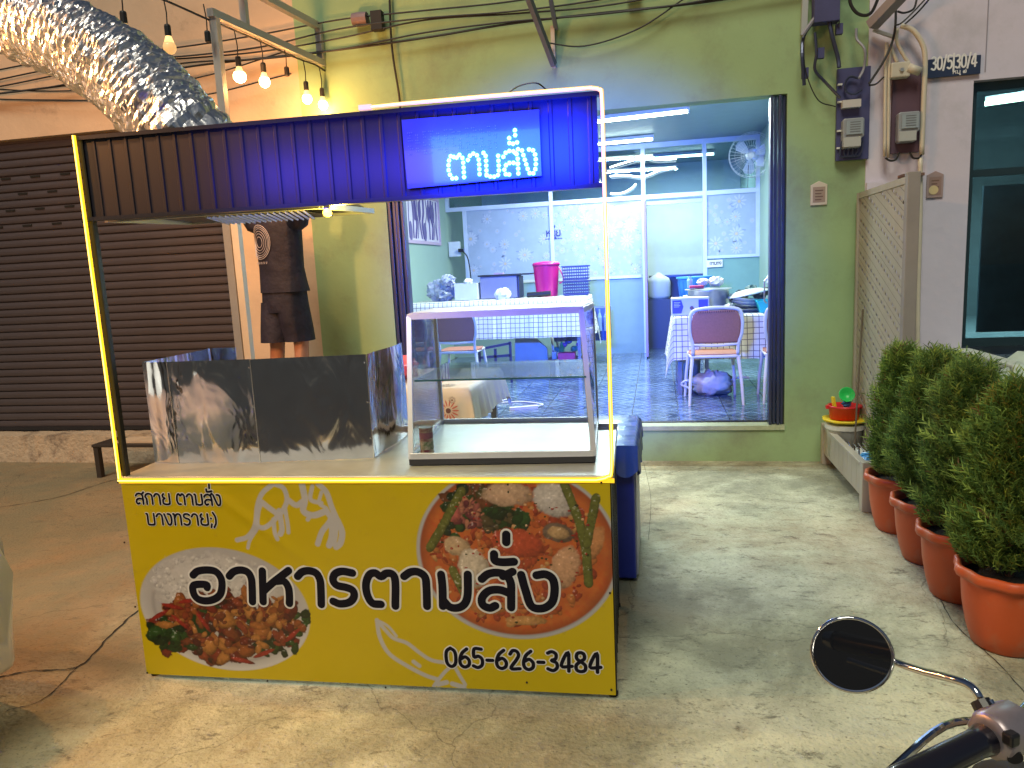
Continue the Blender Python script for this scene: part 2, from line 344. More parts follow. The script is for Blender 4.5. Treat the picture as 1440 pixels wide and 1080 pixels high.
# ------------------------------------------------------------------ green shop house, open shop
green = mat('sage_green_plaster', (.285,.43,.225), .75, var=.07, vs=1.6, bump=.12, bs=18, dirt=((.20,.24,.15), 1.3, .5, .78))
B = thing('shop_building', 'sage green shop house with a wide open shopfront lit by tubes inside', 'building', (-.6,WY,0))
ox0, ox1, oz0, oz1 = -2.19, .965, .285, 2.78
mb = MB(); mb.box(-2.87,WY-.004,0,ox0,WY+.14,4.6); mb.box(ox1,WY-.004,0,1.51,WY+.14,4.6); mb.box(ox0,WY-.004,oz1,ox1,WY+.14,4.6); mb.box(ox0,WY-.004,0,ox1,WY+.14,.255)
part('wall', mb, green, B)
part('threshold', MB().box(ox0,WY-.02,.257,ox1,WY+.16,.292), mat('cement_sill', (.36,.42,.28), .7, var=.15, vs=8, bump=.3), B)
part('skirting', MB().box(-3.1,WY+.12,.292,1.44,WY+.16,.3), mat('rail_dark', (0,0,0)), B)
inner = mat('inner_green_plaster', (.28,.41,.36), .6, var=.05, vs=1.5, bump=.06, bs=20)
PY = 10.9; LX, RX, CZ = -3.09, 1.42, 3.27
part('side_wall', MB().box(LX-.1,WY+.14,0,LX,PY+2.4,CZ), inner, B); part('side_wall', MB().box(RX,WY+.14,0,RX+.1,PY+2.4,CZ), inner, B)
part('back_wall', MB().box(LX-.1,PY+2.4,0,RX+.1,PY+2.5,CZ), mat('pale_wall', (.55,.66,.70), .6, var=.05), B)
part('ceiling', MB().box(LX-.1,WY+.14,CZ,RX+.1,PY+2.4,CZ+.08), mat('ceiling_board', (.20,.29,.34), .5, var=.04), B)
# patterned floor tiles
def tile_mat():
    m = bpy.data.materials.new('blue_floor_tile'); m.use_nodes = True; n = m.node_tree; L = n.links; b = n.nodes['Principled BSDF']
    b.inputs['Roughness'].default_value = .16
    tc = n.nodes.new('ShaderNodeTexCoord'); sp = n.nodes.new('ShaderNodeSeparateXYZ'); L.new(tc.outputs['Object'], sp.inputs[0])
    def M(op, a, b_=None):
        q = n.nodes.new('ShaderNodeMath'); q.operation = op
        for i, v in enumerate((a, b_)):
            if v is None: continue
            if isinstance(v, (int, float)): q.inputs[i].default_value = v
            else: L.new(v, q.inputs[i])
        return q.outputs[0]
    ax, ay = M('ABSOLUTE', sp.outputs[0]), M('ABSOLUTE', sp.outputs[1])
    s_ = M('ADD', M('MULTIPLY', ax, 1/.2), M('MULTIPLY', ay, 1/.2))
    f = M('FRACT', M('ADD', M('MULTIPLY', s_, 1.5), .06)); d = M('ABSOLUTE', M('SUBTRACT', ax, ay))
    line = M('MAXIMUM', M('LESS_THAN', f, .17), M('MULTIPLY', M('GREATER_THAN', s_, 1.0), .38)); cross = M('LESS_THAN', d, .008); tot = M('MAXIMUM', line, cross)
    no = n.nodes.new('ShaderNodeTexNoise'); no.inputs['Scale'].default_value = 14; no.inputs['Detail'].default_value = 6; L.new(tc.outputs['Object'], no.inputs[0])
    k = M('MULTIPLY', tot, M('ADD', M('MULTIPLY', no.outputs[0], 1.3), .0))
    oi = n.nodes.new('ShaderNodeObjectInfo')
    mx = n.nodes.new('ShaderNodeMix'); mx.data_type = 'RGBA'; L.new(k, mx.inputs[0]); mx.inputs[6].default_value = (.045,.075,.17,1); mx.inputs[7].default_value = (.24,.33,.50,1)
    vm = n.nodes.new('ShaderNodeVectorMath'); vm.operation = 'SCALE'; L.new(mx.outputs[2], vm.inputs[0]); L.new(M('ADD', M('MULTIPLY', oi.outputs['Random'], .35), .8), vm.inputs['Scale'])
    L.new(vm.outputs[0], b.inputs['Base Color']); return m
fl = struct('floor', MB().box(LX,WY+.16,0,RX,PY+2.4,.286), mat('grout', (.10,.12,.16), .8))
ts = .4; mb = MB(); q = ts/2-.003; mb.box(-q,-q,0,q,q,.012); tile_me = mb.mesh('tile', tile_mat())
ny = int((PY+2.4-WY-.16)/ts)
for i in range(11):
    for j in range(ny): piece('tile', tile_me, fl, (LX+.26+i*ts, WY+.365+j*ts, .288+random.uniform(0,.0006)), (0,0,random.choice((0,PI/2))))

# folding steel gates stacked at both sides of the opening
navy = mat('navy_steel', (.055,.065,.12), .35, .5, var=.1)
def gate(x0, x1, lab):
    t = thing('folding_gate', lab, 'gate', ((x0+x1)/2, WY+.05, .3), 'folded gates of the green shop')
    n = 4; w = (x1-x0)/n
    for i in range(n): part('leaf', MB().box(x0+i*w+.004, WY+.0+.02*(i % 2), .296, x0+(i+1)*w-.004, WY+.09+.02*(i % 2), 2.774), navy, t, bev=.004)
    part('handle', MB().tube([(x0-.012,WY+.03,1.25),(x0-.03,WY+.03,1.27),(x0-.03,WY+.03,1.42),(x0-.012,WY+.03,1.44)], .006), mat('steel_plain', (.6,.6,.62), .3, 1), t)
gate(.845, .962, 'dark blue folding gate stacked at the right jamb beside the wall plaque')
gate(-2.187, -2.05, 'dark blue folding gate stacked at the left jamb behind the stall')

# ------------------------------------------------------------------ lavender shop house at the right
lav = mat('lavender_plaster', (.60,.575,.70), .75, var=.07, vs=1.2, bump=.12, bs=16, dirt=((.40,.40,.46), 1.4, .52, .8))
C_ = thing('lavender_building', 'lavender shop house with tall dark glass doors at the right edge', 'building', (3,WY,0))
dx, dz = 2.2, 2.75
mb = MB(); mb.box(1.51,WY-.016,0,dx,WY+.2,4.6); mb.box(dx,WY-.016,dz,6.5,WY+.2,4.6); mb.box(5.6,WY-.016,0,6.5,WY+.2,dz); part('wall', mb, lav, C_)
part('joint', MB().box(2.265,WY-.019,2.8,2.272,WY-.015,4.6), mat('joint_grey', (.28,.27,.33), .8), C_)
part('pilaster', MB().box(1.512,WY-.05,0,1.66,WY-.016,2.1), lav, C_)
teal = mat('teal_frame', (.03,.06,.075), .35, .4)
dr = part('glass_door', MB().box(dx,WY+.06,.87,5.6,WY+.10,.93).box(dx,WY+.06,2.69,5.6,WY+.1,dz).box(dx,WY+.06,2.10,5.6,WY+.1,2.15), teal, C_)
dglass = glass_mat('dark_door_glass', (.45,.60,.60), 1.4)
for x in (dx, 3.05, 3.9, 4.75):
    part('frame', MB().box(x,WY+.055,.93,x+.05,WY+.105,2.69), teal, dr)
    part('pane', MB().box(x+.05,WY+.078,.93,x+.85,WY+.084,2.10), dglass, dr); part('pane', MB().box(x+.05,WY+.078,2.15,x+.85,WY+.084,2.69), dglass, dr)
    part('curtain', MB().box(x+.22,WY+.3,.95,x+.6,WY+.32,2.05), mat('door_curtain', (.22,.30,.36), .8, var=.2), dr)
mb = MB(); mb.box(dx,WY+.2,.5,5.6,WY+.3,.86); mb.box(dx-.02,WY+.2,.86,dx,WY+3,dz+.3); mb.box(5.6,WY+.2,.86,5.62,WY+3,dz+.3); mb.box(dx,WY+3,.86,5.6,WY+3.1,dz+.3); mb.box(dx,WY+.2,dz+.3,5.6,WY+3.1,dz+.4); mb.box(dx,WY+.3,.7,5.6,WY+3,.86)
part('room', mb, mat('dim_room', (.26,.31,.34), .7, var=.1), C_)
t = thing('tube_lamp', 'lit tube lamp seen through the dark glass door at the right edge', 'lamp', (2.8,7,2.9)); tl_ = at(1385,146,1,7.2); tl_ = Vector((tl_.x,7.2,tl_.z)); tr2 = tl_+Vector((1.1,-.35,.02))
part('tube', MB().tube([tl_,tr2], .02, 10), emis('tube_glow_door', (.85,1,.75), 14), t)
part('fitting', MB().bar(tl_+Vector((0,0,.04)), tr2+Vector((0,0,.04)), .05, .03), mat('white_paint', (.75,.76,.76), .45), t)
lamp('tube_light', 'AREA', (2.9-2.8,-.1,-.02), 80, (.85,.97,1), 1.1, None, t, .05)
mb = MB(); mb.box(2.15,5.0,0,5.8,WY-.02,.80); TR = struct('terrace', mb, mat('terrace_side', (.45,.47,.45), .8, var=.15, vs=4, bump=.3))
mb = MB(); mb.box(2.145,4.98,.80,2.26,WY-.02,.87); mb.box(2.26,4.98,.80,5.8,5.08,.87); part('kerb', mb, mat('pale_kerb', (.60,.68,.62), .6, var=.15, vs=6, bump=.3), TR, bev=.012)
tdm = mat('slate_tile', (.05,.075,.10), .18, var=.25, vs=9); tme = MB().box(-.17,-.17,0,.17,.17,.03).mesh('tile', tdm)
for i in range(9):
    for j in range(2): piece('tile', tme, TR, (2.44+i*.345, 5.26+j*.345, .803))
mb = MB()
vs = []; fs = []
for i in range(13):
    for j in range(7):
        u, v = i/12, j/6; x = 2.10+u*.55; y = 4.93+v*.35-u*.1
        vs.append((x, y, .885+.03*math.sin(9*u+4*v)+.02*math.sin(17*u*v+2)-max(0, .18-u)*.7-max(0,(.25-v))*.5))
for i in range(12):
    for j in range(6): fs.append((i*7+j,(i+1)*7+j,(i+1)*7+j+1,i*7+j+1))
mb.add(vs, fs); tag(struct('plastic_cloth', mb, mat('pale_sheet', (.50,.62,.55), .35, var=.1, vs=8, bump=.3), kind='thing', smooth=True), 'crumpled pale green plastic sheet on the terrace corner behind the potted cypresses', 'sheet')
#==CONT==
# ================================================================== THE FOOD STALL (own frame: u along its front, v into depth)
STW, STD, CTZ, FZ0, FZ1 = 1.93, .765, .862, 1.858, 2.166
ST = thing('food_stall', 'yellow bannered food stall with black corrugated header and steel counter', 'food stall', SA, local=True, rz=SROT)
blk = mat('black_steel', (.018,.018,.022), .35, .3); stl = mat('stainless_counter', (.48,.51,.50), .42, .7, var=.12, vs=7, bump=.03, bs=9)
mb = MB()
for u in (0, STW-.03):
    for v in (0.004, STD-.03): mb.box(u, v, .02, u+.03, v+.03, .835)
mb.box(.03,.006,.03,STW-.03,.03,.05).box(.03,.006,.80,STW-.03,.03,.834).box(.03,STD-.03,.03,STW-.03,STD-.006,.05)
part('body_frame', mb, blk, ST)
for u in (0, STW-.03):
    for v in (.004, STD-.03): part('foot', MB().lathe([(.019,0),(.019,.012),(.012,.02)], (u+.015, v+.015, 0), 12), mat('rubber', (.012,.012,.012), .8), ST)
def corrug(x0, x1, z0, z1, y, pitch, depth, axis='x', sgn=-1):
    mb = MB(); xs = []; x = x0
    while x < x1-1e-4:
        for dx, dp in ((0,0),(pitch*.60,0),(pitch*.66,depth),(pitch*.80,depth),(pitch*.86,0)):
            if x+dx <= x1: xs.append((x+dx, dp))
        x += pitch
    xs.append((x1, 0)); vs = []
    for x, d in xs:
        for z in (z0, z1): vs.append((x, y+sgn*d, z) if axis == 'x' else (y+sgn*d, x, z))
    return mb.add(vs, [(2*i, 2*i+2, 2*i+3, 2*i+1) for i in range(len(xs)-1)])
cor = mat('black_corrugated', (.012,.012,.016), .24, .55, var=.15, vs=4, bump=.04, bs=4)
hdr = mat('header_black', (.009,.008,.018), .5, .1, var=.12, vs=3, bump=.05, bs=3)
part('side_panel', corrug(.034, STD-.034, .05, .80, STW-.008, .075, .008, 'y', 1), cor, ST); part('side_panel', corrug(.034, STD-.034, .05, .80, .008, .075, .008, 'y', -1), cor, ST)
part('countertop', MB().box(-.01,-.012,.836,STW+.01,STD+.01,CTZ), stl, ST, bev=.004)
part('counter_lip', MB().box(-.012,STD+.0,CTZ+.001,STW+.012,STD+.014,CTZ+.02), stl, ST)
part('header_panel', corrug(.012, STW-.012, FZ0+.012, FZ1-.012, .002, .0655, .0035), hdr, ST, 'black corrugated header panel')
part('header_back', MB().box(.012,.012,FZ0+.012,STW-.012,.018,FZ1-.012), blk, ST)
mb = MB(); mb.box(0,-.012,FZ1-.014,STW,.02,FZ1).box(0,-.012,FZ0,STW,.02,FZ0+.014)
part('header_trim', mb, mat('dark_trim', (.05,.05,.06), .3, .6), ST)
for u in (.0, STW-.026): part('post', MB().box(u+(.024 if u > 1 else 0),-.004,CTZ,u+(.037 if u > 1 else .018),.018,FZ1), blk, ST)

# ---- glowing neon strip
neo = emis('neon_yellow', (1,.62,.02), .95); neo_c = emis('neon_core', (1,.80,.22), 1.5)
neo2 = emis('neon_peach', (1,.56,.18), .75); neo2_c = emis('neon_core_pale', (1,.80,.52), 1.6)
def neon(P, m1, m2, lab):
    s_ = part('neon_strip', MB().tube(catmull(P, 5) if len(P) > 2 else P, .0068, 8), m1, ST, lab, smooth=True)
    part('core', MB().tube([(p[0], p[1]-.0050, p[2]) for p in (catmull(P, 5) if len(P) > 2 else P)], .0028, 6), m2, s_)
yv = -.016
neon([(-.004,yv,2.168),(-.004,yv,1.6),(-.004,yv,1.2),(-.006,yv,.85)], neo, neo_c, 'yellow strip up the left post')
mb = MB(); mb.box(-.012,-.022,.838,STW+.012,-.013,.852); part('light_channel', mb, emis('neon_channel', (1,.58,.02), .6), ST, 'glowing yellow light channel along the counter edge')
neon([(-.004,-.024,.851),(STW*.5,-.024,.851),(STW-.05,-.024,.851)], neo, neo_c, 'yellow strip along the counter edge')
neon([(STW-.05,-.024,.851),(STW-.012,-.022,.862),(STW+.004,yv,.90),(STW+.006,yv,1.2),(STW+.006,yv,1.55)], neo, neo_c, 'yellow strip up the right post')
neon([(STW+.006,yv,1.55),(STW+.006,yv,1.9),(STW+.006,yv,2.14),(STW-.002,yv,2.168),(STW-.03,yv,2.176)], neo2, neo2_c, 'peach strip at the top of the right post')
neon([(STW-.03,yv,2.176),(1.6,yv,2.178),(1.3,yv,2.178),(1.15,yv,2.176)], neo2, neo2_c, 'peach strip along the top edge')
part('strip_plug', MB().box(1.105,-.026,2.168,1.15,-.006,2.184), emis('plug_peach', (1,.6,.42), .5), ST)
part('cable', MB().tube(catmull([(1.62,-.01,2.18),(1.66,0,2.205),(1.72,.0,2.21),(1.76,.01,2.18)], 5), .0025, 5), blk, ST)

# ---- LED sign
SG = part('sign_panel', MB().prism([(1.258,-.016,1.896),(1.727,-.016,1.908),(1.727,-.016,2.122),(1.252,-.016,2.126)], (0,.01,0)), mat('sign_smoked_acrylic', (.05,.06,.14), .3, coat=.4, var=.1, vs=9), ST, 'LED sign panel spelling ตามสั่ง in cyan dots')
ss, wd = text_strokes('ตามสั\u0e48ง', 1)
sc = .315/wd; mb = MB(); h2 = MB(); led_n = 0
for s_ in ss:
    P = catmull([Vector((a, b, 0)) for a, b in s_], 8) if len(s_) > 2 else [Vector((s_[0][0], s_[0][1], 0)), Vector((s_[1][0], s_[1][1], 0))]
    acc = 0; last = P[0]; pts = [P[0]]
    for a, b in zip(P, P[1:]):
        Lk = (b-a).length; t = 0
        while acc+Lk-t >= .20:
            t += .20-acc; acc = 0; pts.append(a.lerp(b, min(1, t/Lk)))
        acc += Lk-t
    for p in pts:
        c = (1.408+p.x*sc, -.0175, 1.916+p.y*.080)
        mb.lathe([(.0068,0),(.006,.003),(.002,.0045)], c, 8, Matrix.Rotation(PI/2, 3, 'X')); led_n += 1
part('led_dots', mb, emis('led_cyan', (.15,.95,.95), 7), SG, 'cyan LED dots spelling ตามสั่ง', stuff=True)
mb = MB()                                      # the unlit dots of the first word, faint on the panel
for i in range(46):
    for j in range(9):
        if (math.sin(i*1.7)+math.cos(j*2.3+i*.6)) > .25: mb.lathe([(.0022,0),(.0015,.002)], (1.272+i*.0068, -.0172, 2.01+j*.0088), 5, Matrix.Rotation(PI/2, 3, 'X'))
part('unlit_dots', mb, mat('led_unlit', (.16,.18,.30), .4), SG, stuff=True)
BL = (.005,.02,1)
lamp('header_blue_fill', 'AREA', (1.60,-.12,2.0), 24, BL, .55, (rad(86),0,0), ST, .16, rad(140))  # added lamps before the header, throwing the sign's blue back onto it
lamp('header_blue_fill', 'AREA', (1.0,-.24,2.0), 2.6, (.07,.05,1), .8, (rad(86),0,0), ST, .12, rad(120))
lamp('sign_spill', 'POINT', (1.60,-.05,1.96), .8, BL, .004, None, ST)
lamp('bloom_fill', 'AREA', (1.50,.06,2.0), 58, (.02,.12,1), .6, (rad(84),0,rad(-2)), ST, .2, rad(54))  # added lamp behind the header, imitates blue lens bloom in the shop

# ---- banner: printed vinyl, painted into a fine grid
def vnoise(shape, cells, octv=4, seed=0):
    r = np.random.default_rng(seed); out = np.zeros(shape); amp = 1; tot = 0
    for o in range(octv):
        c = (int(cells[0]*2**o)+2, int(cells[1]*2**o)+2); g = r.random(c)
        y = np.linspace(0, c[0]-1.001, shape[0]); x = np.linspace(0, c[1]-1.001, shape[1]); yi = y.astype(int); xi = x.astype(int); fy = y-yi; fx = x-xi
        fy = (fy*fy*(3-2*fy))[:,None]; fx = (fx*fx*(3-2*fx))[None,:]
        a = g[yi][:,xi]; b = g[yi][:,xi+1]; c2 = g[yi+1][:,xi]; d = g[yi+1][:,xi+1]
        out += amp*((a*(1-fx)+b*fx)*(1-fy)+(c2*(1-fx)+d*fx)*fy); tot += amp; amp *= .55
    return out/tot
BX0, BX1, BZ0, BZ1 = .002, 1.926, .022, .836
NX, NZ = 860, 370
U, Z = np.meshgrid(np.linspace(BX0, BX1, NX), np.linspace(BZ0, BZ1, NZ))
n1 = vnoise(U.shape, (40, 90), 4, 1); n2 = vnoise(U.shape, (12, 26), 4, 2); n3 = vnoise(U.shape, (90, 200), 2, 3)
COLR = np.empty(U.shape+(3,)); COLR[:] = (.66,.50,.002)
COLR *= (1+.05*(n2-.5))[..., None]
def sm(x, e=.0016): return np.clip(x/e+.5, 0, 1)
def lay(mask, col): 
    global COLR
    col = np.asarray(col, dtype=float); COLR = COLR*(1-mask[..., None])+(col if col.ndim == 3 else col[None, None])*mask[..., None]
def bz(x, y): p = st(x, y); return p.x, p.z
PXM = .00281
def ell(cx, cy, a, b, th=0, wob=0.):
    ux, uz = bz(cx, cy); dx_ = U-ux; dz_ = Z-uz; c, s_ = math.cos(th), math.sin(th); p = (dx_*c+dz_*s_)/(a*PXM); q = (-dx_*s_+dz_*c)/(b*PXM)
    return np.sqrt(p*p+q*q)+wob*(n1-.5)*1.6, p, q
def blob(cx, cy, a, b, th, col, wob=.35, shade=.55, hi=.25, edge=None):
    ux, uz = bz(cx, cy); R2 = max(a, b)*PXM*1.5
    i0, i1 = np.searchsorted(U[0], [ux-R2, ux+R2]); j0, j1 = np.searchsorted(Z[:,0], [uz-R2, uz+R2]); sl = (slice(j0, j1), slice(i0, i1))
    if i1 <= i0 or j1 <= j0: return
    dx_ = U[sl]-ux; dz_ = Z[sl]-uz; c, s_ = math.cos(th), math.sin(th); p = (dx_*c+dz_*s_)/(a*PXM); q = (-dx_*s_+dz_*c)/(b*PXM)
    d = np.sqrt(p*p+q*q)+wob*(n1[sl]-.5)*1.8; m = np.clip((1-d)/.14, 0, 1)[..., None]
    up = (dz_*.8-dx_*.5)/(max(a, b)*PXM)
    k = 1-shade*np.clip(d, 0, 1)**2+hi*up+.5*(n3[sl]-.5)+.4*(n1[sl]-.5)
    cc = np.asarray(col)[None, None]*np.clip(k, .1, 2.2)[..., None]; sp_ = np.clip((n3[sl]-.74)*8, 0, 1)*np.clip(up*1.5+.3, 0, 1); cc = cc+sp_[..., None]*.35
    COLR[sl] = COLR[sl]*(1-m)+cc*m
rb = np.random.default_rng(5)
def sparks(cx, cy, a, b, n, cols, smin, smax, long=1.6, wob=.4, shade=.55):
    for _ in range(n):
        r = math.sqrt(rb.random()); t = rb.random()*2*PI; s_ = rb.uniform(smin, smax)
        blob(cx+a*r*math.cos(t), cy+b*r*math.sin(t), s_*rb.uniform(1, long), s_, rb.uniform(0, PI), cols[rb.integers(len(cols))], wob, shade)
# plate of stir fry on rice
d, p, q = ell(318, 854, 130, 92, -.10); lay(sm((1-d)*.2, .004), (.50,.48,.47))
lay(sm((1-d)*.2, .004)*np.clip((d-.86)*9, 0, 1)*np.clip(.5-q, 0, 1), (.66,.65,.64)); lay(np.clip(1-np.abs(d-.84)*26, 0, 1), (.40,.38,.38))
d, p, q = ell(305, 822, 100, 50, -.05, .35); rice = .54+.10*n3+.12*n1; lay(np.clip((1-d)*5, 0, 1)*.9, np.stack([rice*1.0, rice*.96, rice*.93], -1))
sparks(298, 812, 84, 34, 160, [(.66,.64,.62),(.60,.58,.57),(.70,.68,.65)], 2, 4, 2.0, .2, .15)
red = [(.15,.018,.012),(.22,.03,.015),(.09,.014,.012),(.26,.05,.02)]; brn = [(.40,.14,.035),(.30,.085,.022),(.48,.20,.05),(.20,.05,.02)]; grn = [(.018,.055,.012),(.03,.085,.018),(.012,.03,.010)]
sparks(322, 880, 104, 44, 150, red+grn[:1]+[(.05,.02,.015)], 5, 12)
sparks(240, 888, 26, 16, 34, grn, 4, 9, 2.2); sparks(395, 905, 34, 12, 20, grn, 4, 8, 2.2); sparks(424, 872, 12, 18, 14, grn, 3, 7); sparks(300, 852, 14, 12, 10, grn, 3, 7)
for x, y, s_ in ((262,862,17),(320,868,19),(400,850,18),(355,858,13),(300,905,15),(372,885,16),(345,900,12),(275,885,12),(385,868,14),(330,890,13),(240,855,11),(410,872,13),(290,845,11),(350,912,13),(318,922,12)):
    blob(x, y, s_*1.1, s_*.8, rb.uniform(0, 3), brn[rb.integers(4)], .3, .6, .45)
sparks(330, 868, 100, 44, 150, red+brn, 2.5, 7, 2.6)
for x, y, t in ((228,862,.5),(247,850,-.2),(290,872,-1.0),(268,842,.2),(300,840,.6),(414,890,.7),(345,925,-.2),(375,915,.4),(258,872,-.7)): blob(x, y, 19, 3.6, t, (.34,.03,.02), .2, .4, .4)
# bowl of orange soup
d, p, q = ell(727, 775, 134, 119, 0); lay(sm((1-d)*.2, .004), (.38,.37,.38)); lay(np.clip(1-np.abs(d-.985)*40, 0, 1), (.52,.51,.52))
d, p, q = ell(727, 774, 129, 114, 0); bm = sm((1-d)*.2, .004)
so = np.stack([.42+.26*n2, .075+.12*n1*n2+.04*n3, .018+.02*n1], -1); lay(bm, so); lay(bm*np.clip((d-.9)*7, 0, 1), (.22,.05,.02))
org = [(.48,.10,.025),(.56,.18,.05),(.36,.05,.02),(.44,.07,.025)]; crm = [(.60,.44,.27),(.66,.52,.36),(.55,.36,.2)]
def in_bowl(x, y, k=.9): return ((x-727)/126)**2+((y-772)/111)**2 < k
for _ in range(620):
    x, y = rb.uniform(600, 852), rb.uniform(672, 886)
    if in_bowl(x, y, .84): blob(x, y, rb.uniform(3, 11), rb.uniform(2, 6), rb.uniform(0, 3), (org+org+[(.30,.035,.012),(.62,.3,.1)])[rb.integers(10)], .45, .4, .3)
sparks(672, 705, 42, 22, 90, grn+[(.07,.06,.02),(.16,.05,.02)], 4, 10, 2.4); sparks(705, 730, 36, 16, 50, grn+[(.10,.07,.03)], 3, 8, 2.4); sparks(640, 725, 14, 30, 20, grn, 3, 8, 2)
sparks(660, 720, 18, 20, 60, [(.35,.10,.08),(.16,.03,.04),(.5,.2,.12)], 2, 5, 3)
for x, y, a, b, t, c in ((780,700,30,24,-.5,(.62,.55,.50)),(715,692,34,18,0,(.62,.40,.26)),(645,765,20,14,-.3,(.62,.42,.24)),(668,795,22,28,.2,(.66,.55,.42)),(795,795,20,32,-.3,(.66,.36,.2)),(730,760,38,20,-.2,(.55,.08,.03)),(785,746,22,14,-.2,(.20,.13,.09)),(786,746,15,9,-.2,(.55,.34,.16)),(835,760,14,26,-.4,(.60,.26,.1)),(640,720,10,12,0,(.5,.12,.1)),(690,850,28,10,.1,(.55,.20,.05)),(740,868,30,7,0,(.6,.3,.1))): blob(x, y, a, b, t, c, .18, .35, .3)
for P in (((795,680),(815,730),(825,770),(828,815)),((650,690),(620,745),(608,765)),((838,700),(826,760)),((640,800),(655,830))):
    for (x0, y0), (x1, y1) in zip(P, P[1:]):
        for k in range(9): t_ = k/8; blob(x0+(x1-x0)*t_, y0+(y1-y0)*t_, 9, 6.5, math.atan2(-(y1-y0), x1-x0), (.15,.16,.03), .12, .5, .3)
for _ in range(170):
    x, y = rb.uniform(600, 852), rb.uniform(672, 886)
    if in_bowl(x, y, .8): blob(x, y, rb.uniform(1, 3), rb.uniform(1, 2), 0, [(.40,.02,.01),(.03,.04,.01),(.7,.4,.2)][rb.integers(3)], .3)
# pale line ornaments
def pline(P, w, col=(.56,.55,.55)):
    Q = catmull([Vector((*bz(x, y), 0)) for x, y in P], 8); m = np.zeros(U.shape)
    for a, b in zip(Q, Q[1:]):
        dx_, dz_ = b.x-a.x, b.y-a.y; L2 = dx_*dx_+dz_*dz_+1e-9; t = np.clip(((U-a.x)*dx_+(Z-a.y)*dz_)/L2, 0, 1); d_ = np.hypot(U-a.x-t*dx_, Z-a.y-t*dz_); m = np.maximum(m, sm(w*PXM/2-d_, .003))
    lay(m, col)
for P, w in ((((388,678),(372,692),(365,712),(363,735),(352,752),(337,757)),7),(((388,678),(402,684),(407,700),(402,714),(396,722)),7),(((396,722),(382,712),(372,704)),8),(((372,704),(367,715),(366,735),(376,739),(390,728),(396,716)),7),
  (((366,740),(355,757),(352,768)),5),(((396,716),(400,740),(398,748)),8),(((404,712),(408,735),(409,746)),6),(((388,728),(390,745),(394,755)),6),(((408,700),(420,708),(430,702)),8),(((428,680),(432,700),(430,716),(444,722),(462,716)),9),(((450,678),(462,690),(470,712),(478,730)),8),
  (((442,682),(440,700),(455,705)),6),(((455,690),(452,705),(462,712)),5),(((462,716),(468,728),(456,745),(450,762)),8),(((478,730),(484,745),(482,760),(476,766)),9),(((470,728),(470,750),(466,764)),9),(((476,735),(474,755),(471,762)),7),(((440,722),(436,728)),6)): pline(P, w)
for P, w in ((((533,868),(545,882),(556,893),(575,900),(592,913),(610,924),(636,928)),5.5),(((533,868),(537,892),(550,915),(575,932),(600,945),(618,951)),6),(((533,868),(548,876),(560,890)),4),(((584,926),(592,932)),6),(((640,930),(628,940),(616,955),(612,961)),5),(((640,930),(648,945),(656,958)),5),(((618,958),(630,955)),7),(((638,957),(654,962)),7)): pline(P, w)
BN = None
mb = MB(); yy = -.022+.004*np.sin(U*3.1+.4)*np.sin((Z-BZ0)/(BZ1-BZ0)*PI)+.003*(vnoise(U.shape, (2, 5), 2, 9)-.5)
dd = ((U-.55)*.75+(Z-.68)*1.0); yy = yy-.004*np.exp(-(dd/.03)**2)*np.exp(-((U-.55)/.25)**2)
yy = yy-.0022*np.sin(U*34+3*np.sin(Z*9))*np.exp(-((BZ1-Z)/.05))
VV = np.stack([U, yy, Z], -1).reshape(-1, 3)
I = (np.arange(NZ-1)[:,None]*NX+np.arange(NX-1)[None,:]).ravel(); FF = np.stack([I, I+1, I+NX+1, I+NX], -1)
me = bpy.data.meshes.new('banner'); me.vertices.add(len(VV)); me.vertices.foreach_set('co', VV.astype(np.float32).ravel())
me.loops.add(FF.size); me.loops.foreach_set('vertex_index', FF.astype(np.int32).ravel()); me.polygons.add(len(FF)); me.polygons.foreach_set('loop_start', np.arange(0, FF.size, 4, dtype=np.int32)); me.polygons.foreach_set('loop_total', np.full(len(FF), 4, dtype=np.int32))
me.polygons.foreach_set('use_smooth', np.ones(len(FF), dtype=bool)); me.update()
ca = me.color_attributes.new('Col', 'FLOAT_COLOR', 'POINT'); cc = np.ones((len(VV), 4), dtype=np.float32); cc[:, :3] = np.clip(COLR*.72, 0, 1).reshape(-1, 3); ca.data.foreach_set('color', cc.ravel())
me.materials.append(mat('printed_vinyl', (.7,.5,0), .32, vcol=True, bump=.02, bs=6, coat=.15))
BN = bpy.data.objects.new('banner', me); COL.objects.link(BN); BN.parent = ST; BN['label'] = 'yellow printed banner with a rice plate and a soup bowl'; OFF['banner'] = Vector()
def yb(u, z):                                     # depth of the vinyl at a spot, so that the print sits on it
    i = int(np.clip((u-BX0)/(BX1-BX0)*(NX-1), 0, NX-1)); j = int(np.clip((z-BZ0)/(BZ1-BZ0)*(NZ-1), 0, NZ-1)); return float(yy[j, i])
ink = mat('ink_navy', (.003,.003,.010), .6, spec=.2); wht = mat('ink_white', (.60,.60,.59), .4)
def onb(P, off): return [Vector((a, yb(a, b)-off, b)) for a, b in P]
def bannertext(name, strokes, w_in, w_out, label):
    o, i_ = MB(), MB()
    for P in strokes:
        Q = catmull([Vector((a, b, 0)) for a, b in P], 5) if len(P) > 2 else [Vector((*P[0], 0)).lerp(Vector((*P[1], 0)), t/3) for t in range(4)]
        Q2 = [(q.x, q.y) for q in Q]
        o.stroke(onb(Q2, .0006), w_out, (0,-1,0), .0006, 0); i_.stroke(onb(Q2, .0014), w_in, (0,-1,0), .0008, 0)
    part(name+'_outline', o, wht, BN); part(name, i_, ink, BN, label)
def zA(x, y): return bz(160+x/3.483, 650+y/3.483)
def zB(x, y): return bz(500+x/3.176, 650+y/3.176)
def zC(x, y): return bz(240+x/2.483, 740+y/2.483)
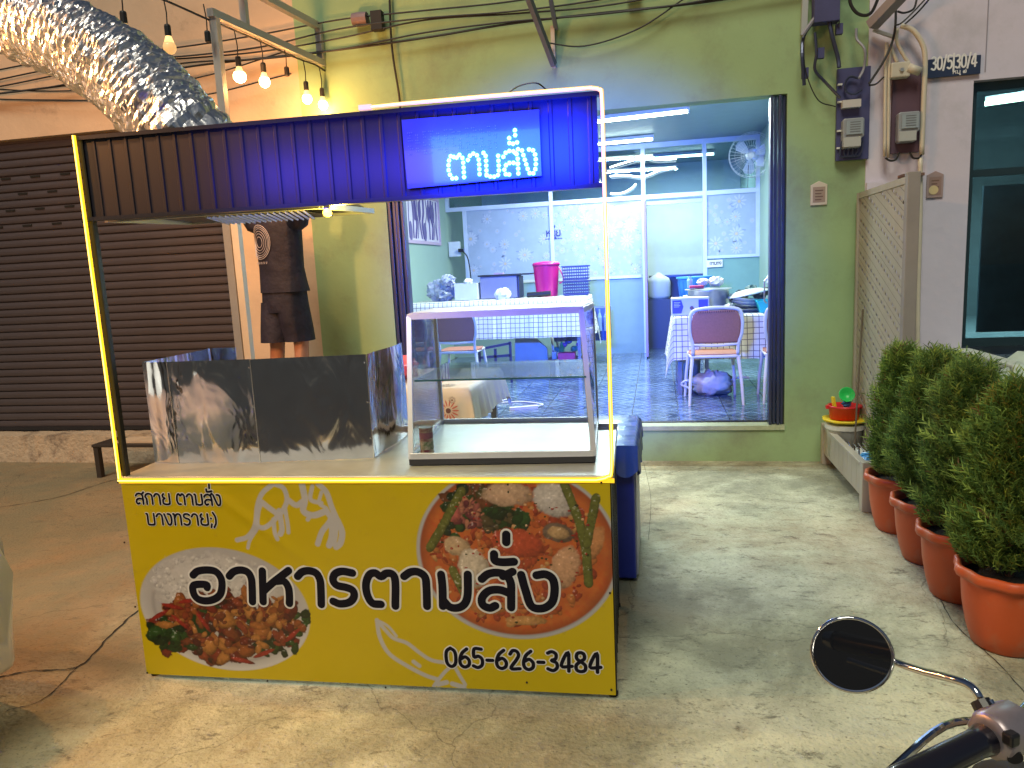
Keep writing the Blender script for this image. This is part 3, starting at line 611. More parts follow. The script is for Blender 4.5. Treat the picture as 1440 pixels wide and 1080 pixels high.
HD = [[zA(*p) for p in P] for P in (
 [(402,543),(425,524),(470,518),(512,526),(538,558),(543,600),(532,640),(500,662),(460,668),(425,658),(405,632),(402,598),(425,588),(468,590),(470,604)],
 [(578,548),(600,526),(635,518),(668,528),(686,558),(690,600),(692,672)],
 [(740,522),(742,600),(744,672)],[(748,618),(790,580),(868,520)],[(808,572),(845,572),(866,600),(872,640),(872,680)],
 [(912,548),(935,526),(970,520),(1004,532),(1022,565),(1026,610),(1028,684)],
 [(1180,530),(1130,522),(1095,535),(1086,565),(1105,590),(1150,600),(1182,615),(1188,645),(1165,672),(1120,680),(1086,668)])]
HD += [[zC(*p) for p in P] for P in (
 [(742,262),(712,258),(694,228),(690,190),(702,160),(722,154),(742,166),(760,155),(782,158),(792,185),(792,268)],
 [(822,165),(845,150),(872,150),(895,168),(900,205),(902,268)])]
HD += [[zB(*p) for p in P] for P in (
 [(390,488),(396,540),(398,628)],[(398,600),(430,632),(470,634),(498,612),(508,570),(508,488)],
 [(570,508),(598,486),(640,480),(678,492),(698,525),(700,575),(700,634)],[(694,572),(650,556),(602,560),(572,590),(575,622),(605,636),(630,626)],[(664,496),(706,476)],
 [(624,398),(628,426),(660,434),(712,432)],[(678,312),(678,346)],
 [(744,490),(764,560),(790,628),(840,638),(880,612),(892,560),(884,510),(852,488),(812,492)])]
bannertext('heading_letters', HD, .0315, .0465, 'heading อาหารตามสั่ง in thick rounded letters')
def slot(txt, x0, y0, x1, y1, w, wo, name, label, sq=1.):
    a, b = bz(x0, y0), bz(x1, y1); s_, wd_ = text_strokes(txt, 1, sq); k = math.hypot(b[0]-a[0], b[1]-a[1])/wd_; ux = ((b[0]-a[0])/(k*wd_)*k, (b[1]-a[1])/(k*wd_)*k)
    strokes = [[(a[0]+p*ux[0], a[1]+p*ux[1]+q_*k*(1/sq)**.0) for p, q_ in P] for P in s_]; bannertext(name, strokes, w, wo, label)
slot('สกาย ตามสั\u0e48ง', 197, 706, 318, 708, .0085, .014, 'name_letters', 'small letters สกาย ตามสั่ง')
slot('บางทราย;)', 212, 735, 311, 736, .0085, .014, 'place_letters', 'small letters บางทราย;)')
slot('065-626-3484', 630, 932, 850, 941, .014, .023, 'phone_number', 'phone number 065-626-3484', 1.0)
for u, z in [bz(x, y) for x, y in ((172,676),(300,672),(500,672),(690,672),(846,676),(858,830),(860,965),(742,955),(545,962),(380,953),(212,942),(180,760),(195,850))]:
    part('screw', MB().lathe([(.0042,0),(.004,.002),(.001,.003)], (u, yb(u, z)-.001, z), 8, Matrix.Rotation(PI/2, 3, 'X')), mat('dark_screw', (.05,.04,.035), .5, .6), BN)

# ---- stainless splash guard standing on the counter
def steel_wavy():
    m = bpy.data.materials.new('stainless_guard'); m.use_nodes = True; n = m.node_tree; L = n.links; b = n.nodes['Principled BSDF']
    b.inputs['Base Color'].default_value = (.50,.51,.56,1); b.inputs['Metallic'].default_value = 1; b.inputs['Roughness'].default_value = .17
    tc = n.nodes.new('ShaderNodeTexCoord'); mp = n.nodes.new('ShaderNodeMapping'); mp.inputs['Scale'].default_value = (5,5,2.0); L.new(tc.outputs['Object'], mp.inputs[0])
    no = n.nodes.new('ShaderNodeTexNoise'); no.inputs['Scale'].default_value = 1.5; no.inputs['Detail'].default_value = 2; no.inputs['Distortion'].default_value = 1.4; L.new(mp.outputs[0], no.inputs['Vector'])
    bp = n.nodes.new('ShaderNodeBump'); bp.inputs['Strength'].default_value = .55; bp.inputs['Distance'].default_value = .016; L.new(no.outputs[0], bp.inputs['Height']); L.new(bp.outputs[0], b.inputs['Normal'])
    n2_ = n.nodes.new('ShaderNodeTexNoise'); n2_.inputs['Scale'].default_value = 9; n2_.inputs['Detail'].default_value = 8; L.new(tc.outputs['Object'], n2_.inputs['Vector'])
    mr = n.nodes.new('ShaderNodeMapRange'); mr.inputs[3].default_value = .05; mr.inputs[4].default_value = .20; L.new(n2_.outputs[0], mr.inputs[0]); L.new(mr.outputs[0], b.inputs['Roughness']); return m
sw = steel_wavy()
GD = thing('splash_guard', 'folded stainless steel splash guard box standing on the stall counter', 'splash guard', SA, local=True, rz=SROT)
GZ0, GZ1 = CTZ+.002, 1.294
def sheet(a, b, z0a=GZ0, top=(GZ1, GZ1), wav=0., n=16):
    a, b = Vector((*a, 0)), Vector((*b, 0)); d = (b-a).normalized(); nn = Vector((-d.y, d.x, 0)); vs = []; fs = []
    for i in range(n+1):
        t = i/n; p = a.lerp(b, t)+nn*wav*math.sin(t*PI*2.3)
        for k in range(9):
            s_ = k/8; z = z0a+(top[0]+(top[1]-top[0])*t-z0a)*s_; vs.append((p.x+nn.x*wav*.6*math.sin(s_*4+t*3), p.y+nn.y*wav*.6*math.sin(s_*4+t*3), z))
    for i in range(n):
        for k in range(8): fs.append((i*9+k,(i+1)*9+k,(i+1)*9+k+1,i*9+k+1))
    return MB().add(vs, fs)
def gpart(mb, lab=None):
    o = part('steel_sheet', mb, sw, GD, lab, smooth=True); s_ = o.modifiers.new('thickness', 'SOLIDIFY'); s_.thickness = .0022; s_.offset = 0; es_ = o.modifiers.new('crisp_edges', 'EDGE_SPLIT'); es_.split_angle = rad(35)
gpart(sheet((.0,.200),(.118,.186), wav=.003)); gpart(sheet((.121,.186),(.488,.190), wav=.004)); gpart(sheet((.492,.188),(.958,.246), wav=.001))
gpart(sheet((.961,.248),(.974,.69), wav=.006), 'right side sheet'); gpart(sheet((.0,.205),(-.008,.72), wav=.004), 'left side sheet'); gpart(sheet((-.006,.722),(.12,.724), wav=.002))
mat('seam_steel', (.7,.7,.7), .25, 1)
for u, v in ((.119,.183),(.488,.184),(.957,.243)): part('seam', MB().box(u,v,GZ0,u+.004,v+.004,GZ1), mat('seam_steel', (.7,.7,.7), .25, 1), GD)
for z in (.95,1.1,1.26):
    for u, v in ((.483,.186),(.952,.241)): part('rivet', MB().lathe([(.004,0),(.003,.002)], (u, v-.002, z), 8, Matrix.Rotation(PI/2, 3, 'X')), mat('seam_steel', (0,0,0)), GD)

# ---- glass display case
alu = mat('brushed_aluminium', (.72,.74,.78), .35, .45, var=.06, vs=12)
CS = thing('display_case', 'empty aluminium framed glass display case with one glass shelf on the counter', 'display case', SA, local=True, rz=SROT)
z0, zt = CTZ+.004, 1.432
FLb, FRb, BLb, BRb = Vector((1.152,.135,z0)), Vector((1.862,.163,z0)), Vector((1.112,.787,z0)), Vector((1.848,.787,z0))
FLt, FRt, BLt, BRt = Vector((1.128,.315,zt)), Vector((1.822,.33,zt)), Vector((1.108,.785,zt-.005)), Vector((1.842,.785,zt-.005))
part('base', MB().prism([FLb+Vector((-.006,-.008,0)),FRb+Vector((.006,-.008,0)),BRb+Vector((.006,.006,0)),BLb+Vector((-.006,.006,0))], (0,0,.022)), mat('base_black', (.03,.03,.035), .4), CS)
e = Vector((0,0,.022))
part('base_tray', MB().prism([FLb+e+Vector((.01,.01,.001)),FRb+e+Vector((-.01,.01,.001)),BRb+e+Vector((-.01,-.01,.001)),BLb+e+Vector((.01,-.01,.001))], (0,0,.004)), mat('tray_steel', (.70,.76,.72), .35, .5, var=.1), CS)
mb = MB()
part('frame_post', MB().bar(FLb+e, FLt, .019, .016), alu, CS); part('frame_post', MB().bar(FRb+e, FRt, .019, .016), alu, CS); part('frame_post', MB().bar(BLb+e, BLt, .019, .016), alu, CS); part('frame_post', MB().bar(BRb+e, BRt, .019, .016), alu, CS)
for a, b in ((FLb,FRb),(FRb,BRb),(BRb,BLb),(BLb,FLb)): part('bottom_rail', MB().bar(a+e+Vector((0,0,.012)), b+e+Vector((0,0,.012)), .016, .022), alu, CS)
for a, b in ((FLt,FRt),(FRt,BRt),(BRt,BLt),(BLt,FLt)): part('top_rail', MB().bar(a, b, .018, .022), alu, CS)
gl = glass_mat('clear_glass', (.955,.98,.975), .8, haze=.015)
ins = .0
def pane(a, b, c, d, t=.004): 
    nn = (b-a).cross(d-a).normalized()*t; return MB().prism([a, b, c, d], nn)
dz_ = Vector((0,0,.03))
part('pane', pane(FLb+dz_, FRb+dz_, FRt-Vector((0,0,.012)), FLt-Vector((0,0,.012))), gl, CS, 'slanted front pane'); part('pane', pane(FRb+dz_, BRb+dz_, BRt-Vector((0,0,.012)), FRt-Vector((0,0,.012))), gl, CS); part('pane', pane(BLb+dz_, FLb+dz_, FLt-Vector((0,0,.012)), BLt-Vector((0,0,.012))), gl, CS)
part('top_panel', MB().prism([FLt+Vector((0,0,.0115)),FRt+Vector((0,0,.0115)),BRt+Vector((0,0,.0115)),BLt+Vector((0,0,.0115))], (0,0,.003)), mat('top_alu_sheet', (.66,.67,.70), .35, .6, var=.08), CS)
sh = glass_mat('shelf_glass', (.86,.96,.92), .8, haze=.10)
part('shelf', MB().box(1.155,.245,1.178,1.838,.772,1.184), sh, CS); part('shelf_edge', MB().box(1.155,.2405,1.1775,1.838,.2445,1.1845), mat('glass_edge', (.05,.16,.14), .15), CS)
tc_ = thing('tin_can', 'small red and cream printed tin can inside the display case', 'tin can', SA, local=True, rz=SROT)
tr_ = Vector((1.196,.215,CTZ+.031))
part('body', MB().lathe([(.026,0),(.028,.002),(.028,.006),(.0268,.01),(.0268,.095),(.028,.1),(.028,.104),(.024,.104)], tr_, 28), mat('can_print', (.20,.02,.03), .35, .2, col2=(.50,.40,.26), vs=26), tc_, smooth=True)
part('label_band', MB().lathe([(.0273,.062),(.0273,.086)], tr_, 28), mat('can_band', (.28,.07,.10), .4, var=.3, vs=60), tc_); part('picture', MB().lathe([(.0275,.018),(.0275,.05)], tr_, 28), mat('can_picture', (.10,.16,.04), .4, col2=(.55,.40,.30), vs=50), tc_)
part('lid', MB().lathe([(.0275,.1045),(.027,.107),(.022,.104)], tr_, 24), mat('tin_metal', (.7,.68,.62), .3, .9), tc_)

# ---- exhaust hood and foil duct
HO = thing('exhaust_hood', 'dark sheet metal exhaust hood with slotted filter behind the stall header', 'exhaust hood', SA, local=True, rz=SROT)
hdm = mat('hood_steel', (.20,.20,.23), .4, .7, var=.15)
hb = [Vector(p) for p in ((.03,.06,1.865),(.90,.06,1.865),(.90,.62,1.885),(.03,.62,1.885))]; ht = [Vector(p) for p in ((.08,.15,2.13),(.47,.15,2.13),(.47,.55,2.13),(.08,.55,2.13))]
mb = MB(); mb.add(hb+ht, [(0,1,5,4),(1,2,6,5),(2,3,7,6),(3,0,4,7),(4,5,6,7)]); part('shell', mb, hdm, HO)
part('rim', MB().bar(hb[0], hb[1], .02).bar(hb[1], hb[2], .02).bar(hb[2], hb[3], .02).bar(hb[3], hb[0], .02), mat('pale_rim', (.42,.44,.50), .4, .5), HO)
part('under_sheet', MB().box(.05,.08,1.885,.88,.60,1.89), mat('hood_under', (.09,.09,.11), .5, .5), HO)
FL_ = part('filter', MB().box(.30,.12,1.868,.74,.56,1.872), mat('filter_dark', (.05,.045,.05), .5, .6), HO)
sm_ = MB().box(-.006,-.2,-.004,.006,.2,.004).mesh('slat', mat('filter_slat', (.34,.31,.33), .35, .8))
for i in range(17): piece('slat', sm_, FL_, (.325+i*.025,.34,1.862), (0,rad(25),rad(18)))
part('collar', MB().lathe([(.17,0),(.17,.06)], (.27,.35,2.11), 28), hdm, HO)
for u in (.05, .88): part('bracket', MB().bar((u,.022,1.90),(u,.07,1.90),.02), hdm, HO)
# duct: corrugated crinkled foil
DT = thing('foil_duct', 'crinkled silver foil duct snaking from the upper left to the stall hood', 'duct', (-3.0,3,2.5))
def wp(u, v, z): return SA+sT*u+sN*v+Vector((0,0,z))
path = [wp(.27,.35,2.12), wp(.265,.35,2.17), wp(.20,.34,2.24)]+[at(x, y, 1, Y) for x, y, Y in ((176,105,2.93),(95,55,3.0),(18,28,3.06),(-80,-30,3.15),(-200,-70,3.3),(-330,-100,3.6))]
path = catmull(path, 26); Ls = [0]
for a, b in zip(path, path[1:]): Ls.append(Ls[-1]+(b-a).length)
tot = Ls[-1]; pitch = .038; ns = int(tot/pitch*6); nn_ = 84; vs = []; fs = []; prev = None; k = 0; r2 = np.random.default_rng(3)
jit = r2.normal(0, 1, (ns+1, nn_)); cr1 = vnoise((ns+1, nn_), (ns/5, 22), 3, 12)-.5
for i in range(ns+1):
    s_ = tot*i/ns
    while k < len(Ls)-2 and Ls[k+1] < s_: k += 1
    t = (s_-Ls[k])/max(1e-6, Ls[k+1]-Ls[k]); p = path[k].lerp(path[k+1], t); d = (path[min(k+2, len(path)-1)]-path[max(0, k-1)]).normalized()
    if prev is None: a = d.orthogonal().normalized()
    else: a = (prev-d*prev.dot(d)).normalized()
    prev = a; b = d.cross(a); base = .158+.012*math.sin(s_*3.1); 
    for j in range(nn_):
        th = 2*PI*j/nn_; ph = s_/pitch+th/(2*PI); w = abs(math.sin(PI*ph))**.7
        r = base+.015*w+.0011*jit[i, j]+.034*cr1[i, j]
        vs.append(p+(a*math.cos(th)+b*math.sin(th))*r)
for i in range(ns):
    for j in range(nn_): fs.append((i*nn_+j, i*nn_+(j+1) % nn_, (i+1)*nn_+(j+1) % nn_, (i+1)*nn_+j))
part('foil', MB().add(vs, fs), mat('foil', (.84,.84,.86), .30, .95, bump=.22, bs=45), DT)
ring = catmull([path[0]+Vector((math.cos(t)*.178, math.sin(t)*.178, -.02)) for t in np.linspace(0, 2*PI, 12)], 3); part('clamp', MB().tube(ring, .005, 6), mat('steel_plain', (.6,.6,.62), .3, 1), DT)

# small yellow lamp hanging under the header
YL = thing('yellow_lamp', 'small glowing yellow lamp under the bottom edge of the black header', 'lamp', SA, local=True, rz=SROT)
part('holder', MB().lathe([(.012,0),(.012,.03)], (.945,.012,1.853-.012), 14), mat('white_paint', (.75,.76,.76), .45), YL)
part('bulb', MB().lathe([(.004,-.018),(.013,-.014),(.016,-.004),(.012,.008)], (.945,.012,1.838), 14), emis('amber_bulb', (1,.62,.03), 14), YL)
lamp('amber_light', 'POINT', (.945,.12,1.80), 14, (1,.72,.10), .02, None, YL)

# ---- blue covered cart behind the stall's right corner
BC = thing('covered_cart', 'low blue cart under a shiny blue plastic cover beside the stall', 'cart', (-.2,3.8,0))
part('body', MB().box(-.42,3.56,.02,-.125,4.22,.70), mat('blue_plastic', (.015,.03,.30), .4, var=.12), BC, bev=.01)
part('side_sheet', MB().box(-.124,3.62,.02,-.118,4.20,.66), mat('pale_side', (.42,.44,.50), .45, var=.12), BC)
mb = MB(); vs = []; fs = []; nn2 = 34
for i in range(nn2+1):
    y = 3.53+.74*i/nn2; sc_ = abs(math.sin(i*PI/5.67))*.045; w = .006*math.sin(i*1.9)
    vs += [(-.46,y,.722+.003*math.sin(i)),(-.28,y,.725+.004*math.sin(i*.7)),(-.125,y,.722),(-.108+w,y,.700),(-.105+w*1.5,y,.66),(-.103+w*2,y,.60-sc_)]
for i in range(nn2):
    for k in range(5): fs.append((i*6+k,(i+1)*6+k,(i+1)*6+k+1,i*6+k+1))
vs2 = []; 
for i in range(17):
    x = -.46+.355*i/16; vs2 += [(x,3.53,.722),(x,3.525+.004*math.sin(i*2),.66),(x,3.522+.006*math.sin(i*2),.60-abs(math.sin(i*PI/5.3))*.04)]
mb.add(vs, fs).add(vs2, [(i*3+k,i*3+k+1,(i+1)*3+k+1,(i+1)*3+k) for i in range(16) for k in range(2)])
part('cover', mb, mat('blue_cover', (.05,.12,.55), .28, var=.12, coat=.5), BC, smooth=True)
for x in (-.40,-.15):
    for y in (3.6,4.18): part('caster', MB().lathe([(.02,-.012),(.024,0),(.02,.012)], (x,y,.024), 12, Matrix.Rotation(PI/2, 3, 'Y')), mat('rubber', (0,0,0)), BC)
# small dark bench left of the stall, by the shutter
BE = thing('bench', 'low dark bench with a pale top board against the brown shutter', 'bench', at(200,650,2,0))
mb = MB(); o = at(206,650,2,0); bx, by = o.x, 5.30
part('seat_board', MB().box(bx-.1,by,.27,bx+.75,by+.30,.295), mat('dark_wood', (.03,.025,.022), .5, var=.2), BE, bev=.004); part('top_board', MB().box(bx+.08,by+.05,.296,bx+.7,by+.25,.308), mat('pale_board', (.5,.42,.32), .6, var=.15), BE)
for x in (bx-.07, bx+.71):
    for y in (by+.03, by+.26): part('leg', MB().box(x-.022,y-.022,0,x+.022,y+.022,.27), mat('dark_wood', (0,0,0)), BE)
#==CONT2==
# ================================================================== INSIDE THE GREEN SHOP
alw = mat('white_aluminium', (.58,.64,.68), .4, .3, var=.05)
PT = thing('glass_partition', 'white framed glass partition with daisy print film at the back of the shop', 'partition', (-.8,PY,.3))
part('dado', MB().box(LX,PY-.01,.3,-.18,PY+.06,1.40), mat('dado_green', (.20,.31,.34), .6, var=.05), PT, 'grey green dado below the film'); part('dado', MB().box(.70,PY-.01,.3,RX,PY+.06,1.62), mat('dado_green2', (.17,.32,.27), .6, var=.05), PT)
def fb(x0, z0, x1, z1, t=.03): part('frame_bar', MB().box(x0,PY-t,z0,x1,PY+.03,z1), alw, PT)
fb(LX,3.20,RX,CZ-.002); fb(LX,2.50,RX,2.56); fb(LX,1.40,-.22,1.44); fb(.72,1.62,RX,1.66)
for x, a, b in ((-2.83,1.44,2.5),(-1.52,1.44,3.2),(-.19,.3,3.2),(.655,.3,3.2),(RX-.05,1.66,3.2),(LX+.002,2.56,3.2)): fb(x,a,x+.055,b,.034)
upg = glass_mat('upper_glass', (.62,.74,.82), 2.2)
for x0, x1 in ((LX+.06,-1.52),(-1.465,-.19),(-.135,.655),(.71,RX-.05)): part('pane', MB().box(x0,PY-.004,2.56,x1,PY,3.2), upg, PT)
film = mat('frosted_film', (.33,.40,.47), .4, var=.08, vs=5)
dai = mat('daisy_white', (.46,.50,.56), .5); dac = mat('daisy_heart', (.55,.45,.30), .5); dag = mat('daisy_leaf', (.25,.30,.39), .5)
rf = random.Random(11)
def film_panel(x0, z0, x1, z1, n, bias):
    f = part('film_panel', MB().box(x0,PY-.012,z0,x1,PY-.004,z1), film, PT, 'frosted film printed with daisies'); pet, ce, lv = MB(), MB(), MB(); put = []
    for i in range(n*4):
        if len(put) >= n: break
        x = x0+(x1-x0)*(1-rf.random()**bias*.98-.01); z = z0+(z1-z0)*(rf.random()**1.15*.96+.02); r = rf.choice((.03,.04,.055,.08,.11)); r = min(r, x1-x-.005, z-z0-.004, z1-z-.004)
        if r < .02 or any((x-a)**2+(z-b)**2 < (r+c)**2*.7 for a, b, c in put): continue
        put.append((x, z, r)); k = rf.choice((9,11,13)); y = PY-.0135-.0002*len(put)/10; a0 = rf.random()
        for j in range(k):
            t = a0+2*PI*j/k; pet.disc((x+math.cos(t)*r*.62, y-.0003*(j % 2), z+math.sin(t)*r*.62), r*.36, (0,-1,0), 8, r*.12, t if True else 0)
        ce.disc((x, y-.001, z), r*.22, (0,-1,0), 10)
        if r > .05:
            for j in range(3): t = rf.random()*6; lv.disc((x+math.cos(t)*r*1.05, y+.0004, z+math.sin(t)*r*1.05), r*.3, (0,-1,0), 6, r*.1, rf.random()*3)
    part('petals', pet, dai, f, stuff=True); part('flower_hearts', ce, dac, f, stuff=True); part('leaf_print', lv, dag, f, stuff=True)
film_panel(-2.775,1.44,-1.52,2.5,34,.75); film_panel(-1.465,1.44,-.19,2.5,95,1.0); film_panel(.71,1.66,RX-.05,2.5,26,.55)
part('back_frame', MB().box(-.13,PY+.06,2.42,.655,PY+.1,2.5), alw, PT)
# opened glass door with flower stickers, seen edge on
od = part('open_door', MB().box(-.155,PY-.75,.33,-.125,PY-.70,2.42).box(-.155,PY-.08,.33,-.125,PY-.03,2.42).box(-.155,PY-.70,.33,-.125,PY-.08,.38).box(-.155,PY-.7,2.36,-.125,PY-.08,2.42), mat('mauve_frame', (.28,.20,.42), .4, .2), PT, 'opened inner door')
part('pane', MB().box(-.143,PY-.70,.38,-.137,PY-.08,2.36), glass_mat('door_pane', (.75,.82,.86), 1.2), od)
mb = MB()
for i in range(7):
    for j, yy_ in enumerate((PY-.55, PY-.25)): mb.disc((-.1365, yy_+rf.uniform(-.06,.06), .5+i*.15), .045, (1,0,0), 10)
part('stickers', mb, dai, od, stuff=True)
# things in the back room
t = thing('back_shelf', 'dark blue crate shelf in the back room behind the doorway', 'shelf', (.2,12.4,.3)); part('box', MB().box(-.1,12.2,.3,.9,12.8,1.36), mat('dark_blue_box', (.02,.03,.13), .5, var=.2), t); part('top', MB().box(-.12,12.18,1.36,.92,12.82,1.39), navy, t)
t = thing('rice_cooker', 'pale grey domed cooker on a stand behind the doorway', 'cooker', (-.02,11.6,.3))
part('body', MB().lathe([(.15,1.05),(.18,1.1),(.18,1.3),(.16,1.36),(.06,1.42),(.02,1.45)], (.03,11.6,0), 24), mat('pale_plastic', (.55,.6,.66), .35), t, smooth=True); part('stand', MB().box(-.15,11.45,.3,.2,11.8,1.05), mat('dark_stand', (.06,.07,.15), .5), t)

# ceiling tubes; reflections in the partition glass built as wavy glowing strips
def tube_lamp(loc, L_, yaw, lab, e):
    t = thing('tube_lamp', lab, 'lamp', loc, 'white tube lamps on the shop ceiling', local=True, rz=yaw)
    part('fitting', MB().box(-L_/2,-.03,.02,L_/2,.03,.06), mat('white_paint', (0,0,0)), t); part('tube', MB().tube([(-L_/2+.02,0,0),(L_/2-.02,0,0)], .015, 10), emis('tube_glow', (.80,1,.86), 12), t)
    for x in (-L_/2+.01, L_/2-.01): part('end_cap', MB().box(x-.01,-.014,-.018,x+.01,.014,.02), mat('white_paint', (0,0,0)), t)
    lamp('tube_light', 'AREA', (0,0,-.03), e, (.82,.97,.93), L_, None, t, .06); return t
tube_lamp((-.22,8.6,3.2), 1.22, -.14, 'bright white tube lamp on the ceiling in the front half of the shop', 135)
tube_lamp((-1.6,7.3,3.2), 1.22, 0, 'white tube lamp on the ceiling hidden behind the stall header', 70)
tube_lamp((-.55,10.2,3.2), 1.1, -.05, 'short looking tube lamp on the ceiling close to the glass partition', 34)
tube_lamp((.3,12.0,3.2), 1.22, 0, 'tube lamp on the back room ceiling behind the glass partition', 50)
for P, lab in ((((-.62,2.86),(-.45,2.90),(-.22,2.94),(-.15,2.88)),'wavy built reflection of a light strip, upper left of the four before the partition'),(((-.10,2.96),(.02,2.92),(.18,2.91),(.30,2.91)),'short built reflection of a light strip, highest of those right of the partition mullion'),(((-.62,2.74),(-.42,2.74),(-.2,2.70),(-.08,2.72),(.1,2.78),(.28,2.80)),'long wavy built reflection of a light strip crossing the partition mullion'),(((-.62,2.50),(-.45,2.50),(-.33,2.55),(-.26,2.61)),'lowest curved built reflection of a light strip just above the daisy film')):
    tag(part('strip_reflection', MB().tube(catmull([(x*1.0, PY-.14, z+.10) for x, z in P], 6), .011, 6), emis('reflection_white', (.82,.97,1), 4)), lab, 'strip reflection', 'wavy strip reflections by the partition')
# wall fan
FN = thing('wall_fan', 'white wall fan with round wire guard high in the back right corner', 'fan', (1.36,10.5,2.95))
fp = at(1057,218,1,10.45); white = mat('white_plastic', (.62,.66,.66), .35)
dirv = Vector((-.25,-.95,-.12)).normalized(); rq = Vector((0,0,1)).rotation_difference(dirv).to_matrix()
part('bracket', MB().box(1.33,10.5,2.80,1.42,10.62,3.05), white, FN); part('motor', MB().lathe([(.03,-.14),(.075,-.12),(.085,-.05),(.06,0)], fp, 20, rq), white, FN, smooth=True)
part('neck', MB().tube([fp-dirv*.1,Vector((1.35,10.56,2.93))], .02, 8), white, FN); part('hub', MB().lathe([(.045,.04),(.04,.065),(.01,.07)], fp, 20, rq), mat('fan_hub', (.6,.6,.5), .4), FN)
for k in range(3):
    a = k*2*PI/3; vs = []
    for r, w0, w1 in ((.04,-.2,.3),(.12,-.35,.5),(.21,-.3,.42),(.245,-.1,.2)): vs += [fp+rq@Vector((r*math.cos(a+w0),r*math.sin(a+w0),.035)), fp+rq@Vector((r*math.cos(a+w1),r*math.sin(a+w1),.0))]
    part('blade', MB().add(vs, [(0,1,3,2),(2,3,5,4),(4,5,7,6)]), mat('fan_blade', (.35,.42,.5), .3), FN)
mb = MB()
for r, z in ((.29,.02),(.27,.08),(.20,.10),(.12,.105),(.05,.108)): mb.tube([fp+rq@Vector((r*math.cos(t), r*math.sin(t), z)) for t in np.linspace(0, 2*PI, 33)], .0035 if r > .25 else .0018, 5)
for k in range(36):
    a = k*PI/18; mb.tube([fp+rq@Vector((r*math.cos(a), r*math.sin(a), z)) for r, z in ((.04,.108),(.18,.103),(.27,.08),(.29,.02),(.25,-.06),(.1,-.08))], .0016, 4)
part('wire_guard', mb, mat('guard_wire', (.6,.65,.68), .35, .4), FN); part('pull_cord', MB().tube([fp+Vector((-.04,0,-.08)),fp+Vector((-.05,0,-.42))], .004, 5), mat('cord_dark', (.03,.03,.05), .6), FN)
# poster and socket on the left wall
PO = thing('poster', 'white framed poster with violet flower sketches on the left inner wall', 'poster', (LX,9.4,2.3))
part('frame', MB().box(LX,8.3,2.00,LX+.03,10.45,2.04).box(LX,10.41,2.04,LX+.03,10.45,2.66).box(LX,8.3,2.62,LX+.03,10.41,2.66), mat('frame_mauve', (.45,.35,.5), .5), PO); part('sheet', MB().box(LX,8.3,2.04,LX+.012,10.41,2.62), mat('poster_paper', (.58,.55,.66), .5, var=.08, vs=3), PO)
mb = MB()
for i in range(17): 
    y = 8.4+i*.118; mb.tube(catmull([(LX+.014,y+.03*math.sin(i*2),2.07),(LX+.014,y+.06*math.sin(i),2.25),(LX+.014,y-.05*math.cos(i*1.3),2.42),(LX+.014,y+.02,2.6)], 4), .008+.006*(i % 3), 4)
for i in range(9): mb.disc((LX+.016,8.55+i*.2,2.15+.32*abs(math.sin(i*2.1))), .07, (1,0,0), 12, .13)
part('drawing', mb, mat('poster_ink', (.12,.10,.26), .5), PO, stuff=True)
SK = thing('power_socket', 'white wall socket with a black plug and hanging cord', 'socket', (LX+.05,PY,1.9)); part('plate', MB().box(LX+.02,PY-.04,1.84,LX+.20,PY-.012,2.06), white, SK); part('plug', MB().box(LX+.18,PY-.10,1.90,LX+.26,PY-.04,1.95), blk, SK)
part('cord', MB().tube(catmull([(LX+.24,PY-.09,1.92),(LX+.32,PY-.09,1.80),(LX+.35,PY-.09,1.5),(LX+.34,PY-.1,1.28)], 6), .009, 5), blk, SK)
tag(part('charging_cable', MB().tube(catmull([(LX+.05,8.1,2.1),(LX+.04,8.12,1.8),(LX+.08,8.2,1.62),(LX+.03,8.1,1.45),(LX+.08,8.15,1.3),(LX+.05,8.1,1.18)], 6), .009, 5), white), 'white cord hanging down the left inner wall beside the shop gate', 'cord')
t = thing('notice_sign', 'small white notice with dark lettering on the film panel', 'sign', (-.75,PY-.02,2.1))
p1_, p2_ = at(768,322,1,PY-.02), at(790,334,1,PY-.02); mb = MB(); ss, wd = text_strokes('หมู\u0e48ย', 1); k = .22/wd; write(mb, ss, (p1_.x,PY-.02,p2_.z+.03), (k,0,0), (0,0,k), (0,-1,0), .016, .002); write(mb, text_strokes('-------', 1)[0], (p1_.x-.02,PY-.02,p2_.z-.04), (.06,0,0), (0,0,.06), (0,-1,0), .012, .002); part('letters', mb, mat('sign_navy', (.04,.04,.2), .5), t)
t = thing('door_notice', 'small white paper notice hanging below the right daisy film', 'sign', (.72,PY-.03,1.58)); part('paper', MB().box(.70,PY-.035,1.50,.92,PY-.03,1.60), mat('paper_white', (.66,.66,.64), .6), t); mb = MB(); write(mb, text_strokes('กาบทง', 1)[0], (.745,PY-.036,1.535), (.036,0,0), (0,0,.036), (0,-1,0), .008, .001); part('letters', mb, ink, t)

